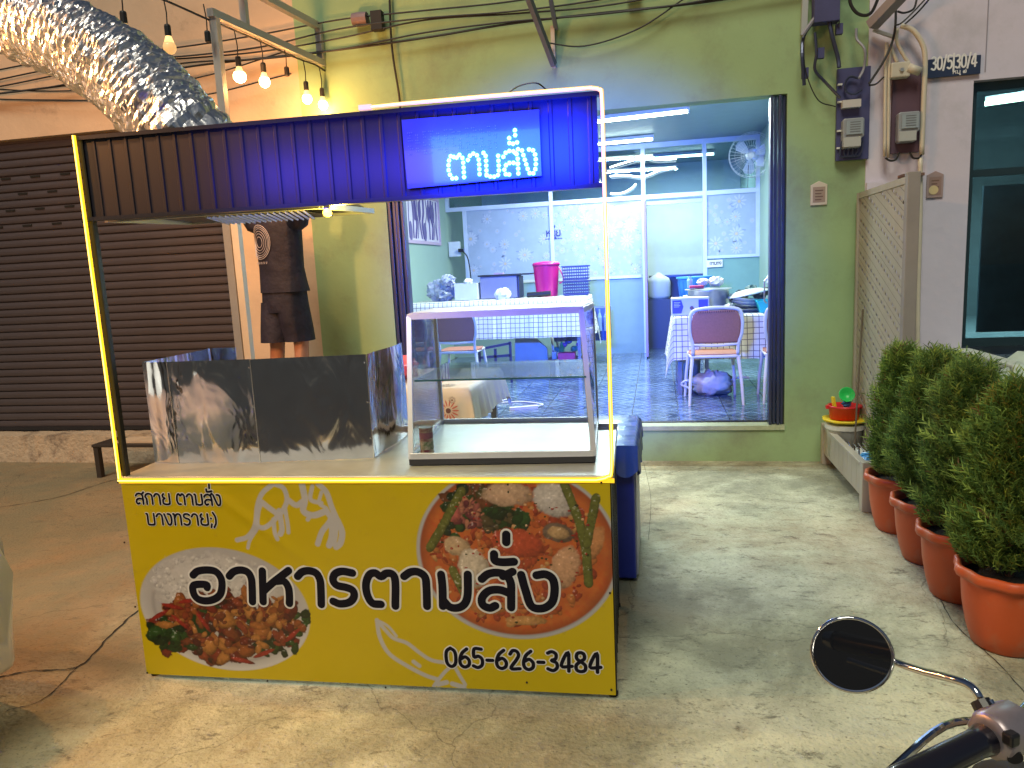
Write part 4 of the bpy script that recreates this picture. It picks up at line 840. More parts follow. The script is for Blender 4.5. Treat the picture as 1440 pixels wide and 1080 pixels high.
# checked cloth tables
def cloth_mat(name, base, line, n=1/.055, w=.12):
    m = bpy.data.materials.new(name); m.use_nodes = True; nn = m.node_tree; L = nn.links; b = nn.nodes['Principled BSDF']; b.inputs['Roughness'].default_value = .7
    at_ = nn.nodes.new('ShaderNodeAttribute'); at_.attribute_name = 'Col'; sp = nn.nodes.new('ShaderNodeSeparateColor'); L.new(at_.outputs['Color'], sp.inputs[0])
    outs = []
    for i in (0, 1):
        q = nn.nodes.new('ShaderNodeMath'); q.operation = 'MULTIPLY'; q.inputs[1].default_value = n*10; L.new(sp.outputs[i], q.inputs[0])
        f = nn.nodes.new('ShaderNodeMath'); f.operation = 'FRACT'; L.new(q.outputs[0], f.inputs[0]); l_ = nn.nodes.new('ShaderNodeMath'); l_.operation = 'LESS_THAN'; l_.inputs[1].default_value = w; L.new(f.outputs[0], l_.inputs[0]); outs.append(l_.outputs[0])
    mx = nn.nodes.new('ShaderNodeMath'); mx.operation = 'MAXIMUM'; L.new(outs[0], mx.inputs[0]); L.new(outs[1], mx.inputs[1])
    m2 = nn.nodes.new('ShaderNodeMix'); m2.data_type = 'RGBA'; L.new(mx.outputs[0], m2.inputs[0]); m2.inputs[6].default_value = (*base, 1); m2.inputs[7].default_value = (*line, 1); L.new(m2.outputs[2], b.inputs['Base Color']); MATS[name] = m; return m
chk = cloth_mat('checked_cloth', (.66,.67,.64), (.10,.10,.16))
def drape(x0, y0, x1, y1, z, drop, seed=0, step=.035, corner=.1, flare=.05):
    nx = int((x1-x0+2*drop)/step); ny_ = int((y1-y0+2*drop)/step); r = random.Random(seed); ph = [r.uniform(0, 6) for _ in range(6)]; vs = []; col = []
    for j in range(ny_+1):
        for i in range(nx+1):
            gx = x0-drop+(x1-x0+2*drop)*i/nx; gy = y0-drop+(y1-y0+2*drop)*j/ny_; ex = max(x0-gx, 0, gx-x1); ey = max(y0-gy, 0, gy-y1); sx = -1 if gx < x0 else 1; sy = -1 if gy < y0 else 1
            cx = min(max(gx, x0), x1); cy = min(max(gy, y0), y1); dn = max(ex, ey) if min(ex, ey) == 0 else (ex**2+ey**2)**.5
            s_ = dn/drop if drop else 0; wv = .022*s_*(math.sin(cx*19+ph[0])+.6*math.sin(cx*33+ph[1])) if ey >= ex else .022*s_*(math.sin(cy*19+ph[2])+.6*math.sin(cy*31+ph[3]))
            ox_ = oy_ = 0
            if ex > 0 or ey > 0:
                l_ = math.hypot(ex, ey); ox_ = sx*ex/l_*(flare*min(1, s_)+abs(wv)+.006); oy_ = sy*ey/l_*(flare*min(1, s_)+abs(wv)+.006)
                if min(ex, ey) > 0: ox_ += sx*min(ex, ey)*.10; oy_ += sy*min(ex, ey)*.10
            vs.append((cx+ox_, cy+oy_, z+.004-dn*.985+.002*math.sin(gx*21)*math.sin(gy*17))); col.append((gx/10+1, gy/10+1, 0, 1))
    mb = MB(); mb.add(vs, [(j*(nx+1)+i, j*(nx+1)+i+1, (j+1)*(nx+1)+i+1, (j+1)*(nx+1)+i) for j in range(ny_) for i in range(nx)]); mb.c = col; return mb
def table(x0, y0, x1, y1, z, fz, lab, m, lw=.03):
    t = thing('table', lab, 'table', ((x0+x1)/2,(y0+y1)/2,fz)); part('tabletop', MB().box(x0,y0,z-.03,x1,y1,z), m, t)
    for x in (x0+.04, x1-.04):
        for y in (y0+.04, y1-.04): part('leg', MB().box(x-lw/2,y-lw/2,fz,x+lw/2,y+lw/2,z-.03), mat('grey_leg', (.22,.23,.26), .4, .4), t)
    return t
tw = mat('table_wood', (.35,.25,.16), .6, var=.1)
table(.17,7.30,1.39,8.15,1.065,.3,'table by the right inner wall under a white checked cloth', tw, .04)
tag(part('tablecloth', drape(.16,7.29,1.40,8.16,1.067,.42,3), chk, smooth=True), 'white cloth with dark checks draped over the right table behind the brown chairs', 'tablecloth')
table(-2.95,8.5,-.86,9.2,1.25,.3,'long table at the back left under a checked cloth', tw, .04)
tag(part('tablecloth', drape(-2.96,8.49,-.80,9.21,1.252,.46,5), chk, smooth=True), 'checked cloth hanging from the long left table behind the display case', 'tablecloth')
# chairs: white frame, brown woven back
cw = mat('chair_white', (.66,.64,.62), .4); crt = mat('woven_brown', (.36,.14,.095), .6, var=.1, vs=60, bump=.2, bs=160)
def make_chair(lab):
    t = thing('chair', lab, 'chair', (0,0,0), 'white chairs with brown woven backs', local=True)
    sz = .44; bw = .20
    def rr(s_, z_): return s_
    part('seat', MB().prism([(-.21,-.20,sz),(.21,-.20,sz),(.22,.02,sz),(.20,.20,sz),(.08,.22,sz),(-.08,.22,sz),(-.20,.20,sz),(-.22,.02,sz)], (0,0,.022)), crt, t)
    part('seat_frame', MB().tube([(-.21,-.20,.44),(.21,-.20,.44),(.21,.20,.44),(-.21,.20,.44),(-.21,-.20,.44)], .014, 8), cw, t)
    bf = [(-.195,-.205,.46),(-.20,-.225,.56),(-.225,-.245,.66),(-.225,-.262,.78),(-.205,-.272,.85),(-.14,-.278,.875),(0,-.285,.885),(.14,-.278,.875),(.205,-.272,.85),(.225,-.262,.78),(.225,-.245,.66),(.20,-.225,.56),(.195,-.205,.46)]
    part('back_frame', MB().tube(catmull(bf, 4), .016, 8), cw, t, smooth=True); part('back_rail', MB().tube(catmull([(-.2,-.225,.555),(0,-.245,.545),(.2,-.225,.555)], 4), .013, 8), cw, t)
    mb = MB(); NXc, NZc = 21, 15
    vs = []
    for j in range(NZc+1):
        z = .565+.295*j/NZc; w = .195+.022*math.sin(min(1, j/NZc*1.2)*PI*.9)-(.03*max(0, j/NZc-.85)/.15)
        for i in range(NXc+1): u = -1+2*i/NXc; vs.append((u*w, -.232-.05*(j/NZc)-.012*(1-u*u), z))
    mb.add(vs, [(j*(NXc+1)+i, j*(NXc+1)+i+1, (j+1)*(NXc+1)+i+1, (j+1)*(NXc+1)+i) for j in range(NZc) for i in range(NXc)]); o = part('backrest', mb, crt, t, smooth=True); sm__ = o.modifiers.new('thickness', 'SOLIDIFY'); sm__.thickness = .006
    mb = MB()
    for i in range(1, 18): mb.box(-.17+i*.0189-.004,-.297,.842,-.17+i*.0189+.003,-.291,.858)
    part('weave_holes', mb, mat('weave_dark', (.10,.04,.03), .8), t, stuff=True)
    for sx, sy in ((-1,-1),(1,-1),(-1,1),(1,1)): part('leg', MB().tube([(sx*.20,sy*.19,.45),(sx*.225,sy*.235,.2),(sx*.235,sy*.265,0)], [.017,.015,.012], 8), cw, t)
    return t
ch = make_chair('white chair with brown woven back, whole in view in front of the right checked table'); ch.location = (.50,6.98,.3); ch.rotation_euler.z = .04
copy_tree(ch, None, (1.17,7.02,.3), 'brown backed white chair cut off by the right jamb of the shopfront', -.03)
copy_tree(ch, None, (-2.14,7.86,.3), 'brown backed white chair seen through the glass display case', .02)
copy_tree(ch, None, (-2.72,7.9,.3), 'brown backed white chair between the shop gate and the display case', .06)
copy_tree(ch, None, (-1.55,9.6,.3), 'white chair half hidden under the far side of the long table', PI)
# things on the right table
def obj(name, lab, cat, mb, m, **k): return tag(part(name, mb, m, **k), lab, cat)
TZ = 1.075
b_ = thing('appliance_box', 'white carton with purple labels at the left end of the right table', 'box', (.33,7.5,TZ)); bxo = MB().box(.14,7.42,TZ,.50,7.68,TZ+.17); part('carton', bxo, mat('carton_white', (.62,.60,.62), .5), b_)
pur = mat('carton_purple', (.08,.07,.36), .5)
part('label_print', MB().prism([(.15,7.418,TZ+.02),(.235,7.418,TZ+.02),(.255,7.418,TZ+.085),(.235,7.418,TZ+.15),(.15,7.418,TZ+.15)], (0,.001,0)), pur, b_); part('label_print', MB().prism([(.40,7.418,TZ+.01),(.49,7.418,TZ+.01),(.49,7.418,TZ+.15),(.40,7.418,TZ+.15)], (0,.001,0)), pur, b_)
mb = MB(); mb.disc((.335,7.4165,TZ+.07), .02, (0,-1,0), 10).disc((.355,7.4163,TZ+.045), .022, (0,-1,0), 10); part('picture_print', mb, mat('print_brown', (.16,.08,.08), .5), b_); mb = MB()
for i in range(4): mb.box(.165,7.416,TZ+.125-i*.014,.225-.01*(i % 2),7.4175,TZ+.13-i*.014)
part('text_print', mb, wht, b_)
met = mat('pot_aluminium', (.55,.57,.56), .35, .8, var=.1)
b_ = thing('cooking_pot', 'large aluminium pot with loaded lid behind the purple carton', 'pot', (.52,7.85,TZ)); part('body', MB().lathe([(.20,0),(.205,.02),(.205,.22),(.212,.225)], (.52,7.85,TZ), 36), met, b_, smooth=True); part('lid', MB().lathe([(.235,.228),(.235,.236),(.1,.245),(.02,.247)], (.52,7.85,TZ), 36), met, b_)
for s_ in (-1,1): part('handle', MB().tube([(.52+s_*.205,7.80,TZ+.17),(.52+s_*.25,7.82,TZ+.17),(.52+s_*.25,7.88,TZ+.17),(.52+s_*.205,7.9,TZ+.17)], .006, 6), met, b_)
b_ = thing('food_packets', 'red and white food packets piled on the pot lid', 'packets', (.5,7.85,TZ+.25)); part('red_packet', MB().box(.33,7.72,TZ+.249,.47,7.86,TZ+.275), mat('red_tray', (.50,.02,.03), .4), b_, bev=.005)
def lump(c, r, n=10, seed=0, sz=(1,1,.7)):
    mb = MB(); rr = random.Random(seed); g = [rr.uniform(.78,1.18) for _ in range(400)]; vs = []; m_ = n; k_ = n*2
    for i in range(m_+1):
        ph = PI*i/m_
        for j in range(k_): q = r*g[(i*7+j*3) % 400 if 0 < i < m_ else 0]; t = 2*PI*j/k_; vs.append((c[0]+q*math.sin(ph)*math.cos(t)*sz[0], c[1]+q*math.sin(ph)*math.sin(t)*sz[1], c[2]-q*math.cos(ph)*sz[2]))
    return mb.add(vs, [(i*k_+j, i*k_+(j+1) % k_, (i+1)*k_+(j+1) % k_, (i+1)*k_+j) for i in range(m_) for j in range(k_)])
bagm = mat('plastic_bag', (.58,.60,.58), .3, var=.08, vs=8, bump=.3, bs=20)
part('paper_packet', lump((.60,7.86,TZ+.305), .075, 8, 3), mat('cream_packet', (.62,.58,.40), .6), b_); part('clear_packet', lump((.47,7.95,TZ+.30), .06, 8, 5), bagm, b_)
obj('plastic_cup', 'tall pale green cup on the pot lid, left end', 'cup', MB().lathe([(.024,.25),(.03,.33),(.018,.345),(.018,.37)], (.34,7.92,TZ), 16), mat('cup_mint', (.30,.52,.50), .3))
b_ = thing('waste_basket', 'translucent blue round basket standing behind the pot', 'basket', (.44,8.9,1.0)); fbm = mat('basket_blue', (.05,.26,.52), .35, var=.06)
part('wall', MB().lathe([(.15,0),(.195,.38),(.195,.385),(.188,.385),(.145,.01)], (.44,9.0,1.02), 32), fbm, b_, smooth=True); part('rim', MB().lathe([(.195,.375),(.212,.38),(.212,.40),(.19,.40)], (.44,9.0,1.02), 32), fbm, b_); mb = MB()
for i in range(16): a = 2*PI*i/16; mb.tube([(.44+.155*math.cos(a),9+.155*math.sin(a),1.05),(.44+.198*math.cos(a),9+.198*math.sin(a),1.37)], .003, 4)
part('ribs', mb, mat('basket_rib', (.03,.16,.38), .4), b_, stuff=True); obj('stool', 'dark stool holding the blue basket behind the right table', 'stool', MB().box(.27,8.85,.96,.62,9.18,1.02).box(.30,8.88,.3,.33,8.91,.96).box(.56,8.88,.3,.59,8.91,.96).box(.3,9.12,.3,.33,9.15,.96).box(.56,9.12,.3,.59,9.15,.96), mat('dark_stand', (0,0,0)))
for i in range(4): obj('food_tray', ['lowest metal tray in the stack on the right table','second metal tray in the stack on the right table','third tray in the stack, pale green','topmost pale plate of the tray stack on the right table'][i], 'tray', MB().lathe([(.11,0),(.17-.01*i,.028),(.172-.01*i,.032),(.10,.006)], (.92-.02*i,7.68,TZ+.002+i*.034), 28, Matrix.Rotation(.05*i, 3, 'Y')), met if i < 2 else mat('pale_green_plate', (.56,.60,.50), .4))
obj('pale_lid', 'big pale oval lid leaning over the tray stack', 'lid', MB().lathe([(.02,.05),(.12,.04),(.20,.01),(.205,0)], (.90,7.72,TZ+.17), 28, Matrix.Rotation(-.18, 3, 'Y')), mat('pale_green_plate', (0,0,0)))
b_ = thing('turquoise_tray', 'bright turquoise plastic basket at the right end of the checked table', 'basket', (1.2,7.5,TZ)); tq = mat('turquoise', (.03,.55,.52), .35); part('body', MB().add([(.98,7.42,TZ),(1.36,7.42,TZ),(1.36,7.68,TZ),(.98,7.68,TZ),(.95,7.40,TZ+.11),(1.38,7.40,TZ+.11),(1.38,7.70,TZ+.11),(.95,7.70,TZ+.11)], [(3,2,1,0),(0,1,5,4),(1,2,6,5),(2,3,7,6),(3,0,4,7)]), tq, b_); part('rim', MB().tube([(.95,7.4,TZ+.11),(1.38,7.4,TZ+.11),(1.38,7.7,TZ+.11),(.95,7.7,TZ+.11),(.95,7.4,TZ+.11)], .008, 6), tq, b_)
b_ = thing('shoe_pile', 'heap of dark blue and black bundles at the back of the right table', 'bundles', (1.0,8.0,TZ))
for i in range(8): part('bundle', lump((.80+.085*i,8.0+.05*(i % 2),TZ+.12+.03*(i % 3)+.02*i*.4), .072, 6, i), mat(['bundle_navy','bundle_black','bundle_teal'][i % 3], [(.015,.03,.12),(.01,.012,.02),(.01,.06,.06)][i % 3], .6), b_)
obj('clear_bag', 'knotted clear plastic bag on top of the dark bundles', 'bag', lump((1.18,7.98,TZ+.30), .07, 8, 44, (1,1,1.2)), bagm); obj('whisk', 'round metal strainer ball beside the pot', 'strainer', lump((.70,7.52,TZ+.06), .055, 6, 9), mat('strainer', (.12,.12,.14), .4, .7, col2=(.6,.6,.6), vs=60))
b_ = thing('carrier_bag', 'knotted white plastic bag on the tiles under the right table', 'bag', (.52,7.34,.3)); part('sack', lump((.52,7.30,.41), .155, 14, 14, (1.25,.9,.78)), mat('white_bag', (.66,.66,.60), .4, var=.1, bump=.4, bs=12), b_, smooth=True); part('loops', MB().tube(catmull([(.36,7.25,.42),(.28,7.2,.46),(.22,7.22,.42),(.30,7.2,.38)], 4), .012, 6).tube(catmull([(.68,7.3,.44),(.78,7.28,.47),(.86,7.3,.46)], 4), .012, 6), bagm, b_)
b_ = thing('white_pail', 'white pail with green label on the floor under the left end of the right table', 'pail', (.27,7.5,.3)); part('body', MB().lathe([(.10,0),(.125,.40),(.132,.40),(.132,.42),(.1,.42)], (.30,7.5,.3), 24), mat('pail_white', (.50,.50,.52), .4), b_, smooth=True); part('label_print', MB().box(.26,7.37,.48,.34,7.378,.60), mat('label_green', (.02,.14,.12), .5), b_)
obj('red_bottle', 'small red bottle on the floor behind the chair under the right table', 'bottle', MB().lathe([(.035,0),(.035,.14),(.012,.17),(.012,.2)], (.98,7.6,.62), 12), mat('red_tray', (0,0,0)))
# things on the long left table
LZ = 1.262
b_ = thing('ice_bucket', 'tall magenta plastic bucket with lid on the long table', 'bucket', (-1.31,8.9,LZ)); mag = mat('magenta', (.42,.01,.14), .35)
part('body', MB().lathe([(.125,0),(.13,.02),(.158,.36),(.16,.37)], (-1.31,8.9,LZ), 32), mag, b_, smooth=True); part('lid', MB().lathe([(.166,.37),(.168,.39),(.15,.405),(.08,.415),(.03,.42)], (-1.31,8.9,LZ), 32), mag, b_, smooth=True)
part('handle', MB().tube(catmull([(-1.16,8.88,LZ+.35),(-1.11,8.86,LZ+.25),(-1.10,8.86,LZ+.18),(-1.15,8.87,LZ+.15)], 4), .009, 6), mag, b_)
nv = mat('crate_navy', (.02,.025,.11), .45)
def crate(z, lab):
    t = thing('basket_crate', lab, 'crate', (-.98,8.9,z), 'dark plastic crates stacked by the bucket'); x0, x1, y0, y1, h = -1.12+.02, -.80, 8.78, 9.04, .165; part('bottom', MB().box(x0+.01,y0+.01,z,x1-.01,y1-.01,z+.008), nv, t); mb = MB()
    for zz in (.01,.045,.08,.115,.15): mb.box(x0,y0,z+zz,x1,y0+.006,z+zz+.016).box(x0,y1-.006,z+zz,x1,y1,z+zz+.016).box(x0,y0+.006,z+zz,x0+.006,y1-.006,z+zz+.016).box(x1-.006,y0+.006,z+zz,x1,y1-.006,z+zz+.016)
    for i in range(12): mb.box(x0+.002+i*.0268,y0-.002,z+.008,x0+.010+i*.0268,y0,z+.16)
    part('lattice', mb, nv, t, stuff=True); part('rim', MB().box(x0-.01,y0-.012,z+.158,x1+.01,y0-.002,z+.172).box(x0-.01,y1+.002,z+.158,x1+.01,y1+.012,z+.172), nv, t)
crate(LZ, 'lower navy plastic crate beside the magenta bucket'); crate(LZ+.18, 'upper navy plastic crate stacked beside the magenta bucket')
b_ = thing('small_fridge', 'grey counter top fridge box at the left of the magenta bucket', 'fridge', (-1.8,9.0,LZ)); part('cabinet', MB().box(-2.12,8.80,LZ,-1.66,9.15,LZ+.27), mat('fridge_grey', (.20,.21,.33), .4, .3), b_, bev=.008); part('top', MB().box(-2.14,8.78,LZ+.271,-1.50,9.17,LZ+.29), mat('rail_dark', (0,0,0)), b_); part('door', MB().box(-1.655,8.82,LZ,-1.64,9.14,LZ+.26), nv, b_)
obj('bread_packet', 'small pale packet lying on the fridge top', 'packet', MB().box(-1.95,8.85,LZ+.292,-1.84,8.95,LZ+.31), mat('packet_mauve', (.35,.25,.4), .5))
obj('paper_bag', 'crumpled white bag on the table front edge left of the bucket', 'bag', lump((-1.80,8.60,LZ+.055), .085, 8, 21, (1.1,.8,.9)), bagm); obj('dark_tray', 'black oblong tray lying before the magenta bucket', 'tray', MB().tube([(-1.50,8.58,LZ+.035),(-1.22,8.58,LZ+.045)], [.03,.03], 10), blk)
obj('bag_heap', 'heap of clear plastic bags at the left end of the long table', 'bags', MB().add(lump((-2.62,8.85,LZ+.12), .17, 12, 31, (1.1,.9,.85)).v, lump((0,0,0), 1, 12, 31).f), mat('grey_bag', (.30,.33,.42), .25, var=.3, vs=9, bump=.5, bs=14)); obj('bag_heap', 'rounder clear bag bulging over the left bag heap', 'bags', lump((-2.50,8.72,LZ+.25), .10, 10, 33), mat('grey_bag', (0,0,0)))
obj('white_box', 'pale carton between the bag heap and the grey fridge', 'box', MB().box(-2.42,8.7,LZ,-2.14,8.95,LZ+.20), mat('carton_pale', (.48,.52,.52), .5, var=.08)); obj('white_packet', 'crumpled packet on top of the pale carton', 'packet', lump((-2.26,8.8,LZ+.22), .06, 6, 8), bagm)
# under the long table
b_ = thing('bottle_rack', 'clear plastic rack of glass bottles on the floor right of the long table', 'rack', (-1.1,9.9,.3)); clr = mat('bottle_tint', (.20,.30,.42), .12)
part('box', MB().box(-1.36,9.7,.62,-.62,10.1,1.05), mat('rack_blue', (.05,.08,.25), .4), b_)
for i in range(9): part('bottle', MB().lathe([(.03,0),(.032,.18),(.012,.24),(.012,.29)], (-1.30+i*.08,9.66,.75), 10), clr, b_)
b_ = thing('toy_bin', 'low tray with pink box and green toys on the floor behind the display case', 'tray', (-1.0,9.0,.3)); part('tray', MB().box(-1.32,8.72,.46,-.84,9.1,.50).box(-1.3,8.8,.3,-.86,9.05,.46), mat('dark_stand', (0,0,0)), b_); part('pink_box', MB().box(-1.18,8.70,.50,-.98,8.85,.58), mat('pink_box', (.60,.05,.22), .5), b_)
part('green_bottle', MB().lathe([(.03,0),(.035,.12),(.012,.17),(.012,.2)], (-1.16,8.92,.50), 12), mat('green_bottle', (.03,.30,.12), .3), b_); part('white_cup', MB().lathe([(.03,0),(.036,.09)], (-1.24,8.82,.50), 14), white, b_)
for i in range(6): part('toy', lump((-1.22+i*.07,8.98,.60+.05*(i % 3)), .05, 6, 60+i), mat(['toy_teal','toy_violet','toy_blue'][i % 3], [(.03,.25,.22),(.2,.1,.4),(.05,.1,.35)][i % 3], .4), b_)
obj('foam_sheet', 'pale folded carton leaning under the long table', 'carton', MB().prism([(-1.75,8.9,.3),(-1.32,8.9,.3),(-1.35,8.95,.62),(-1.55,8.98,.80),(-1.75,8.98,.86)], (0,.05,0)), mat('carton_pale', (0,0,0)))
b_ = thing('black_stand', 'black folding frame stand under the long table', 'stand', (-1.9,8.4,.3)); mb = MB()
for a, b in (((-2.05,8.3,.3),(-2.05,8.3,.72)),((-1.68,8.3,.3),(-1.68,8.3,.78)),((-2.05,8.3,.60),(-1.68,8.3,.62)),((-2.05,8.3,.70),(-1.68,8.3,.76)),((-1.86,8.3,.3),(-1.86,8.3,.70)),((-2.05,8.3,.45),(-1.68,8.3,.46))): mb.bar(a, b, .028)
part('frame', mb, nv, b_); obj('power_strip', 'white power strip with a looped cord on the tiles behind the display case', 'power strip', MB().bar((-1.37,6.60,.315),(-1.12,6.70,.315),.05,.028).tube(catmull([(-1.12,6.7,.315),(-1.1,6.85,.31),(-1.35,7.0,.31),(-1.7,6.9,.31),(-1.5,7.15,.31),(-1.9,7.2,.31),(-2.1,6.9,.31),(-1.6,6.65,.31),(-2.0,6.6,.31)], 8), .008, 6), mat('strip_cream', (.62,.62,.60), .4))

# ================================================================== OUTSIDE, BEHIND THE STALL
# low table with flowered cloth before the shop door
flo = mat('flowered_cloth', (.60,.55,.44), .6, var=.05)
table(-2.14,4.62,-1.24,5.60,.84,0,'small table with flowered cloth standing before the shop threshold', tw, .045)
FC = tag(part('tablecloth', drape(-2.16,4.60,-1.22,5.62,.842,.24,8, flare=.02), flo, smooth=True), 'cream tablecloth printed with brown and pink flowers before the shop door', 'tablecloth')
def dflower(c, nrm, r, m1, m2, k=14):
    mb, m_ = MB(), MB(); nrm = Vector(nrm).normalized(); a = nrm.orthogonal().normalized() if abs(nrm.z) > .9 else Vector((0,0,1)).cross(nrm).normalized(); b = nrm.cross(a)
    for j in range(k): t = 2*PI*j/k; mb.disc(Vector(c)+(a*math.cos(t)+b*math.sin(t))*r*.66, r*.34, nrm, 6, r*.075, t)
    m_.disc(Vector(c)+nrm*.001, r*.24, nrm, 10); part('flower_print', mb, m1, FC); part('flower_heart', m_, m2, FC)
br1 = mat('print_brown2', (.13,.05,.035), .6); br2 = mat('print_pink', (.48,.14,.10), .6); br3 = mat('print_grey', (.16,.13,.14), .6)
for x, y, r, m1, m2 in ((-1.62,4.95,.09,br2,br1),(-1.45,4.85,.10,br1,br2),(-1.15,5.0,.12,br2,br1),(-1.05,4.72,.06,br3,br1),(-1.55,5.3,.09,br2,br3),(-1.2,5.35,.08,br3,br2),(-1.62,4.7,.06,br3,br1)): dflower((x-.35,y,.8505), (0,0,1), r, m1, m2)
for x, z, r, m1, m2 in ((-.98,.71,.075,br2,br1),(-1.17,.75,.05,br3,br1),(-.95,.78,.028,br3,br1),(-1.5,.72,.05,br3,br2),(-1.72,.74,.045,br2,br1)): dflower((x-.37,4.55-.02,z), (0,-1,0), r, m1, m2)
obj('pink_bag', 'pink plastic bag on the left end of the flowered table', 'bag', lump((-1.88,5.05,.925), .13, 10, 71, (1.3,1,.75)), mat('pink_plastic', (.70,.10,.17), .35, var=.15, bump=.3, bs=14)); obj('food_bowl', 'small dark brown bowl on the flowered table', 'bowl', MB().lathe([(.03,0),(.07,.035),(.072,.04),(.06,.03)], (-1.5,5.2,.852), 18), mat('bowl_brown', (.16,.07,.05), .4))

# person reaching up behind the header, feet on a plastic stool
def skin(name, V, E, Rr, m, parent=None, lev=2, root=0):
    me = bpy.data.meshes.new(name); me.from_pydata([tuple(v) for v in V], E, []); o = bpy.data.objects.new(name, me); COL.objects.link(o)
    sk = o.modifiers.new('skin', 'SKIN'); sk.use_smooth_shade = True
    for i, d in enumerate(me.skin_vertices[0].data if me.skin_vertices else []): pass
    if not me.skin_vertices:
        bpy.context.view_layer.objects.active = o
    for i, r in enumerate(Rr):
        d = me.skin_vertices[0].data[i]; d.radius = r if isinstance(r, tuple) else (r, r); d.use_root = (i == root)
    ss_ = o.modifiers.new('sub', 'SUBSURF'); ss_.levels = lev; ss_.render_levels = lev; o.data.materials.append(m)
    if parent: o.parent = parent
    OFF[o.name] = Vector(); return o
PR = thing('person', 'person in black tee with white ring print and dark shorts reaching up behind the header', 'person', (-2.86,5.32,0), local=True, rz=rad(-10))
skn = mat('skin', (.46,.22,.15), .5, var=.06, vs=12); K = .60
V = [(0,0,K+.95),(0,0,K+1.12),(0,.01,K+1.28),(0,0,K+1.42),(0,0,K+1.50),(0,.02,K+1.60),(0,.02,K+1.70)]; E = [(0,1),(1,2),(2,3),(3,4),(4,5),(5,6)]; Rr = [(.16,.11),(.135,.10),(.155,.105),(.11,.09),(.055,.055),(.075,.09),(.06,.075)]
for s_ in (-1,1):
    n0 = len(V); V += [(s_*.19,0,K+1.42),(s_*.27,.05,K+1.62),(s_*.22,.18,K+1.82),(s_*.21,.22,K+1.90)]; E += [(3,n0),(n0,n0+1),(n0+1,n0+2),(n0+2,n0+3)]; Rr += [.055,.045,.033,(.036,.018)]
    for k, (dx_, l_) in enumerate(((-.03,.06),(-.011,.075),(.009,.072),(.027,.058))):
        q_ = len(V); V += [(s_*.21+dx_,.235,K+1.945),(s_*.21+dx_*1.2,.26,K+1.945+l_*.5),(s_*.21+dx_*1.25,.255,K+1.945+l_)]; E += [(n0+3,q_),(q_,q_+1),(q_+1,q_+2)]; Rr += [.010,.009,.0075]
    q_ = len(V); V += [(s_*.21-s_*.045,.23,K+1.89),(s_*.21-s_*.07,.25,K+1.92)]; E += [(n0+3,q_),(q_,q_+1)]; Rr += [.012,.009]
    n1_ = len(V); V += [(s_*.10,0,K+.86),(s_*.115,-.01,K+.50),(s_*.12,.02,K+.30),(s_*.12,.03,K+.09),(s_*.12,-.08,K+.035),(s_*.12,-.16,K+.03)]; E += [(0,n1_),(n1_,n1_+1),(n1_+1,n1_+2),(n1_+2,n1_+3),(n1_+3,n1_+4),(n1_+4,n1_+5)]; Rr += [.092,.060,.058,.040,.038,.028]
V = [(x, -y, z) for x, y, z in V]
body = skin('body', V, E, Rr, skn, PR)
hd = part('hair', lump((0,-.03,K+1.72), .108, 12, 2, (.85,1,1)), mat('hair_black', (.008,.007,.007), .5), PR)
for s_ in (-1,1): part('eye', MB().lathe([(.011,-.004),(.008,.004),(.002,.006)], (s_*.03,.072,K+1.66), 10, Matrix.Rotation(-PI/2, 3, 'X')), white, PR); part('ear', lump((s_*.082,-.02,K+1.64), .024, 6, 4, (.4,.8,1.2)), skn, PR)
part('nose', lump((0,.085,K+1.625), .018, 6, 6, (.8,1,1.3)), skn, PR); part('mouth', MB().tube([(-.022,.076,K+1.585),(0,.083,K+1.583),(.022,.076,K+1.585)], .005, 6), mat('lips', (.3,.09,.08), .5), PR)
clo = mat('black_cloth', (.014,.013,.034), .75, var=.3, vs=5, bump=1.0, bs=9)
def loft(rings, n=28, wob=.0, seed=0, cap=False):
    mb = MB(); vs = []; r = random.Random(seed); ph = [r.uniform(0, 6) for _ in range(4)]
    for i, (c, rx, ry) in enumerate(rings):
        for j in range(n):
            t = 2*PI*j/n; q = 1+wob*math.sin(5*t+ph[0]+i*.5)*(i/len(rings))+wob*.6*math.sin(9*t+ph[1]); vs.append((c[0]+rx*q*math.cos(t), c[1]+ry*q*math.sin(t), c[2]))
    return mb.add(vs, [(i*n+j, i*n+(j+1) % n, (i+1)*n+(j+1) % n, (i+1)*n+j) for i in range(len(rings)-1) for j in range(n)])
tee = loft([((0,0,K+1.515),.075,.075),((0,0,K+1.49),.15,.105),((0,0,K+1.45),.195,.12),((0,0,K+1.38),.20,.128),((0,0,K+1.25),.195,.13),((0,0,K+1.1),.188,.13),((.005,0,K+.98),.198,.142),((.01,0,K+.915),.206,.15)], wob=.022, seed=3)
TE = part('tshirt', tee, clo, PR, 'black tee with white ring print on the back', smooth=True)
for s_ in (-1,1):
    mb = MB(); mb.tube([(s_*.13,0,K+1.42),(s_*.20,-.01,K+1.45),(s_*.245,-.04,K+1.56),(s_*.26,-.055,K+1.60)], [.075,.082,.078,.084], 16, False); part('sleeve', mb, clo, TE, smooth=True)
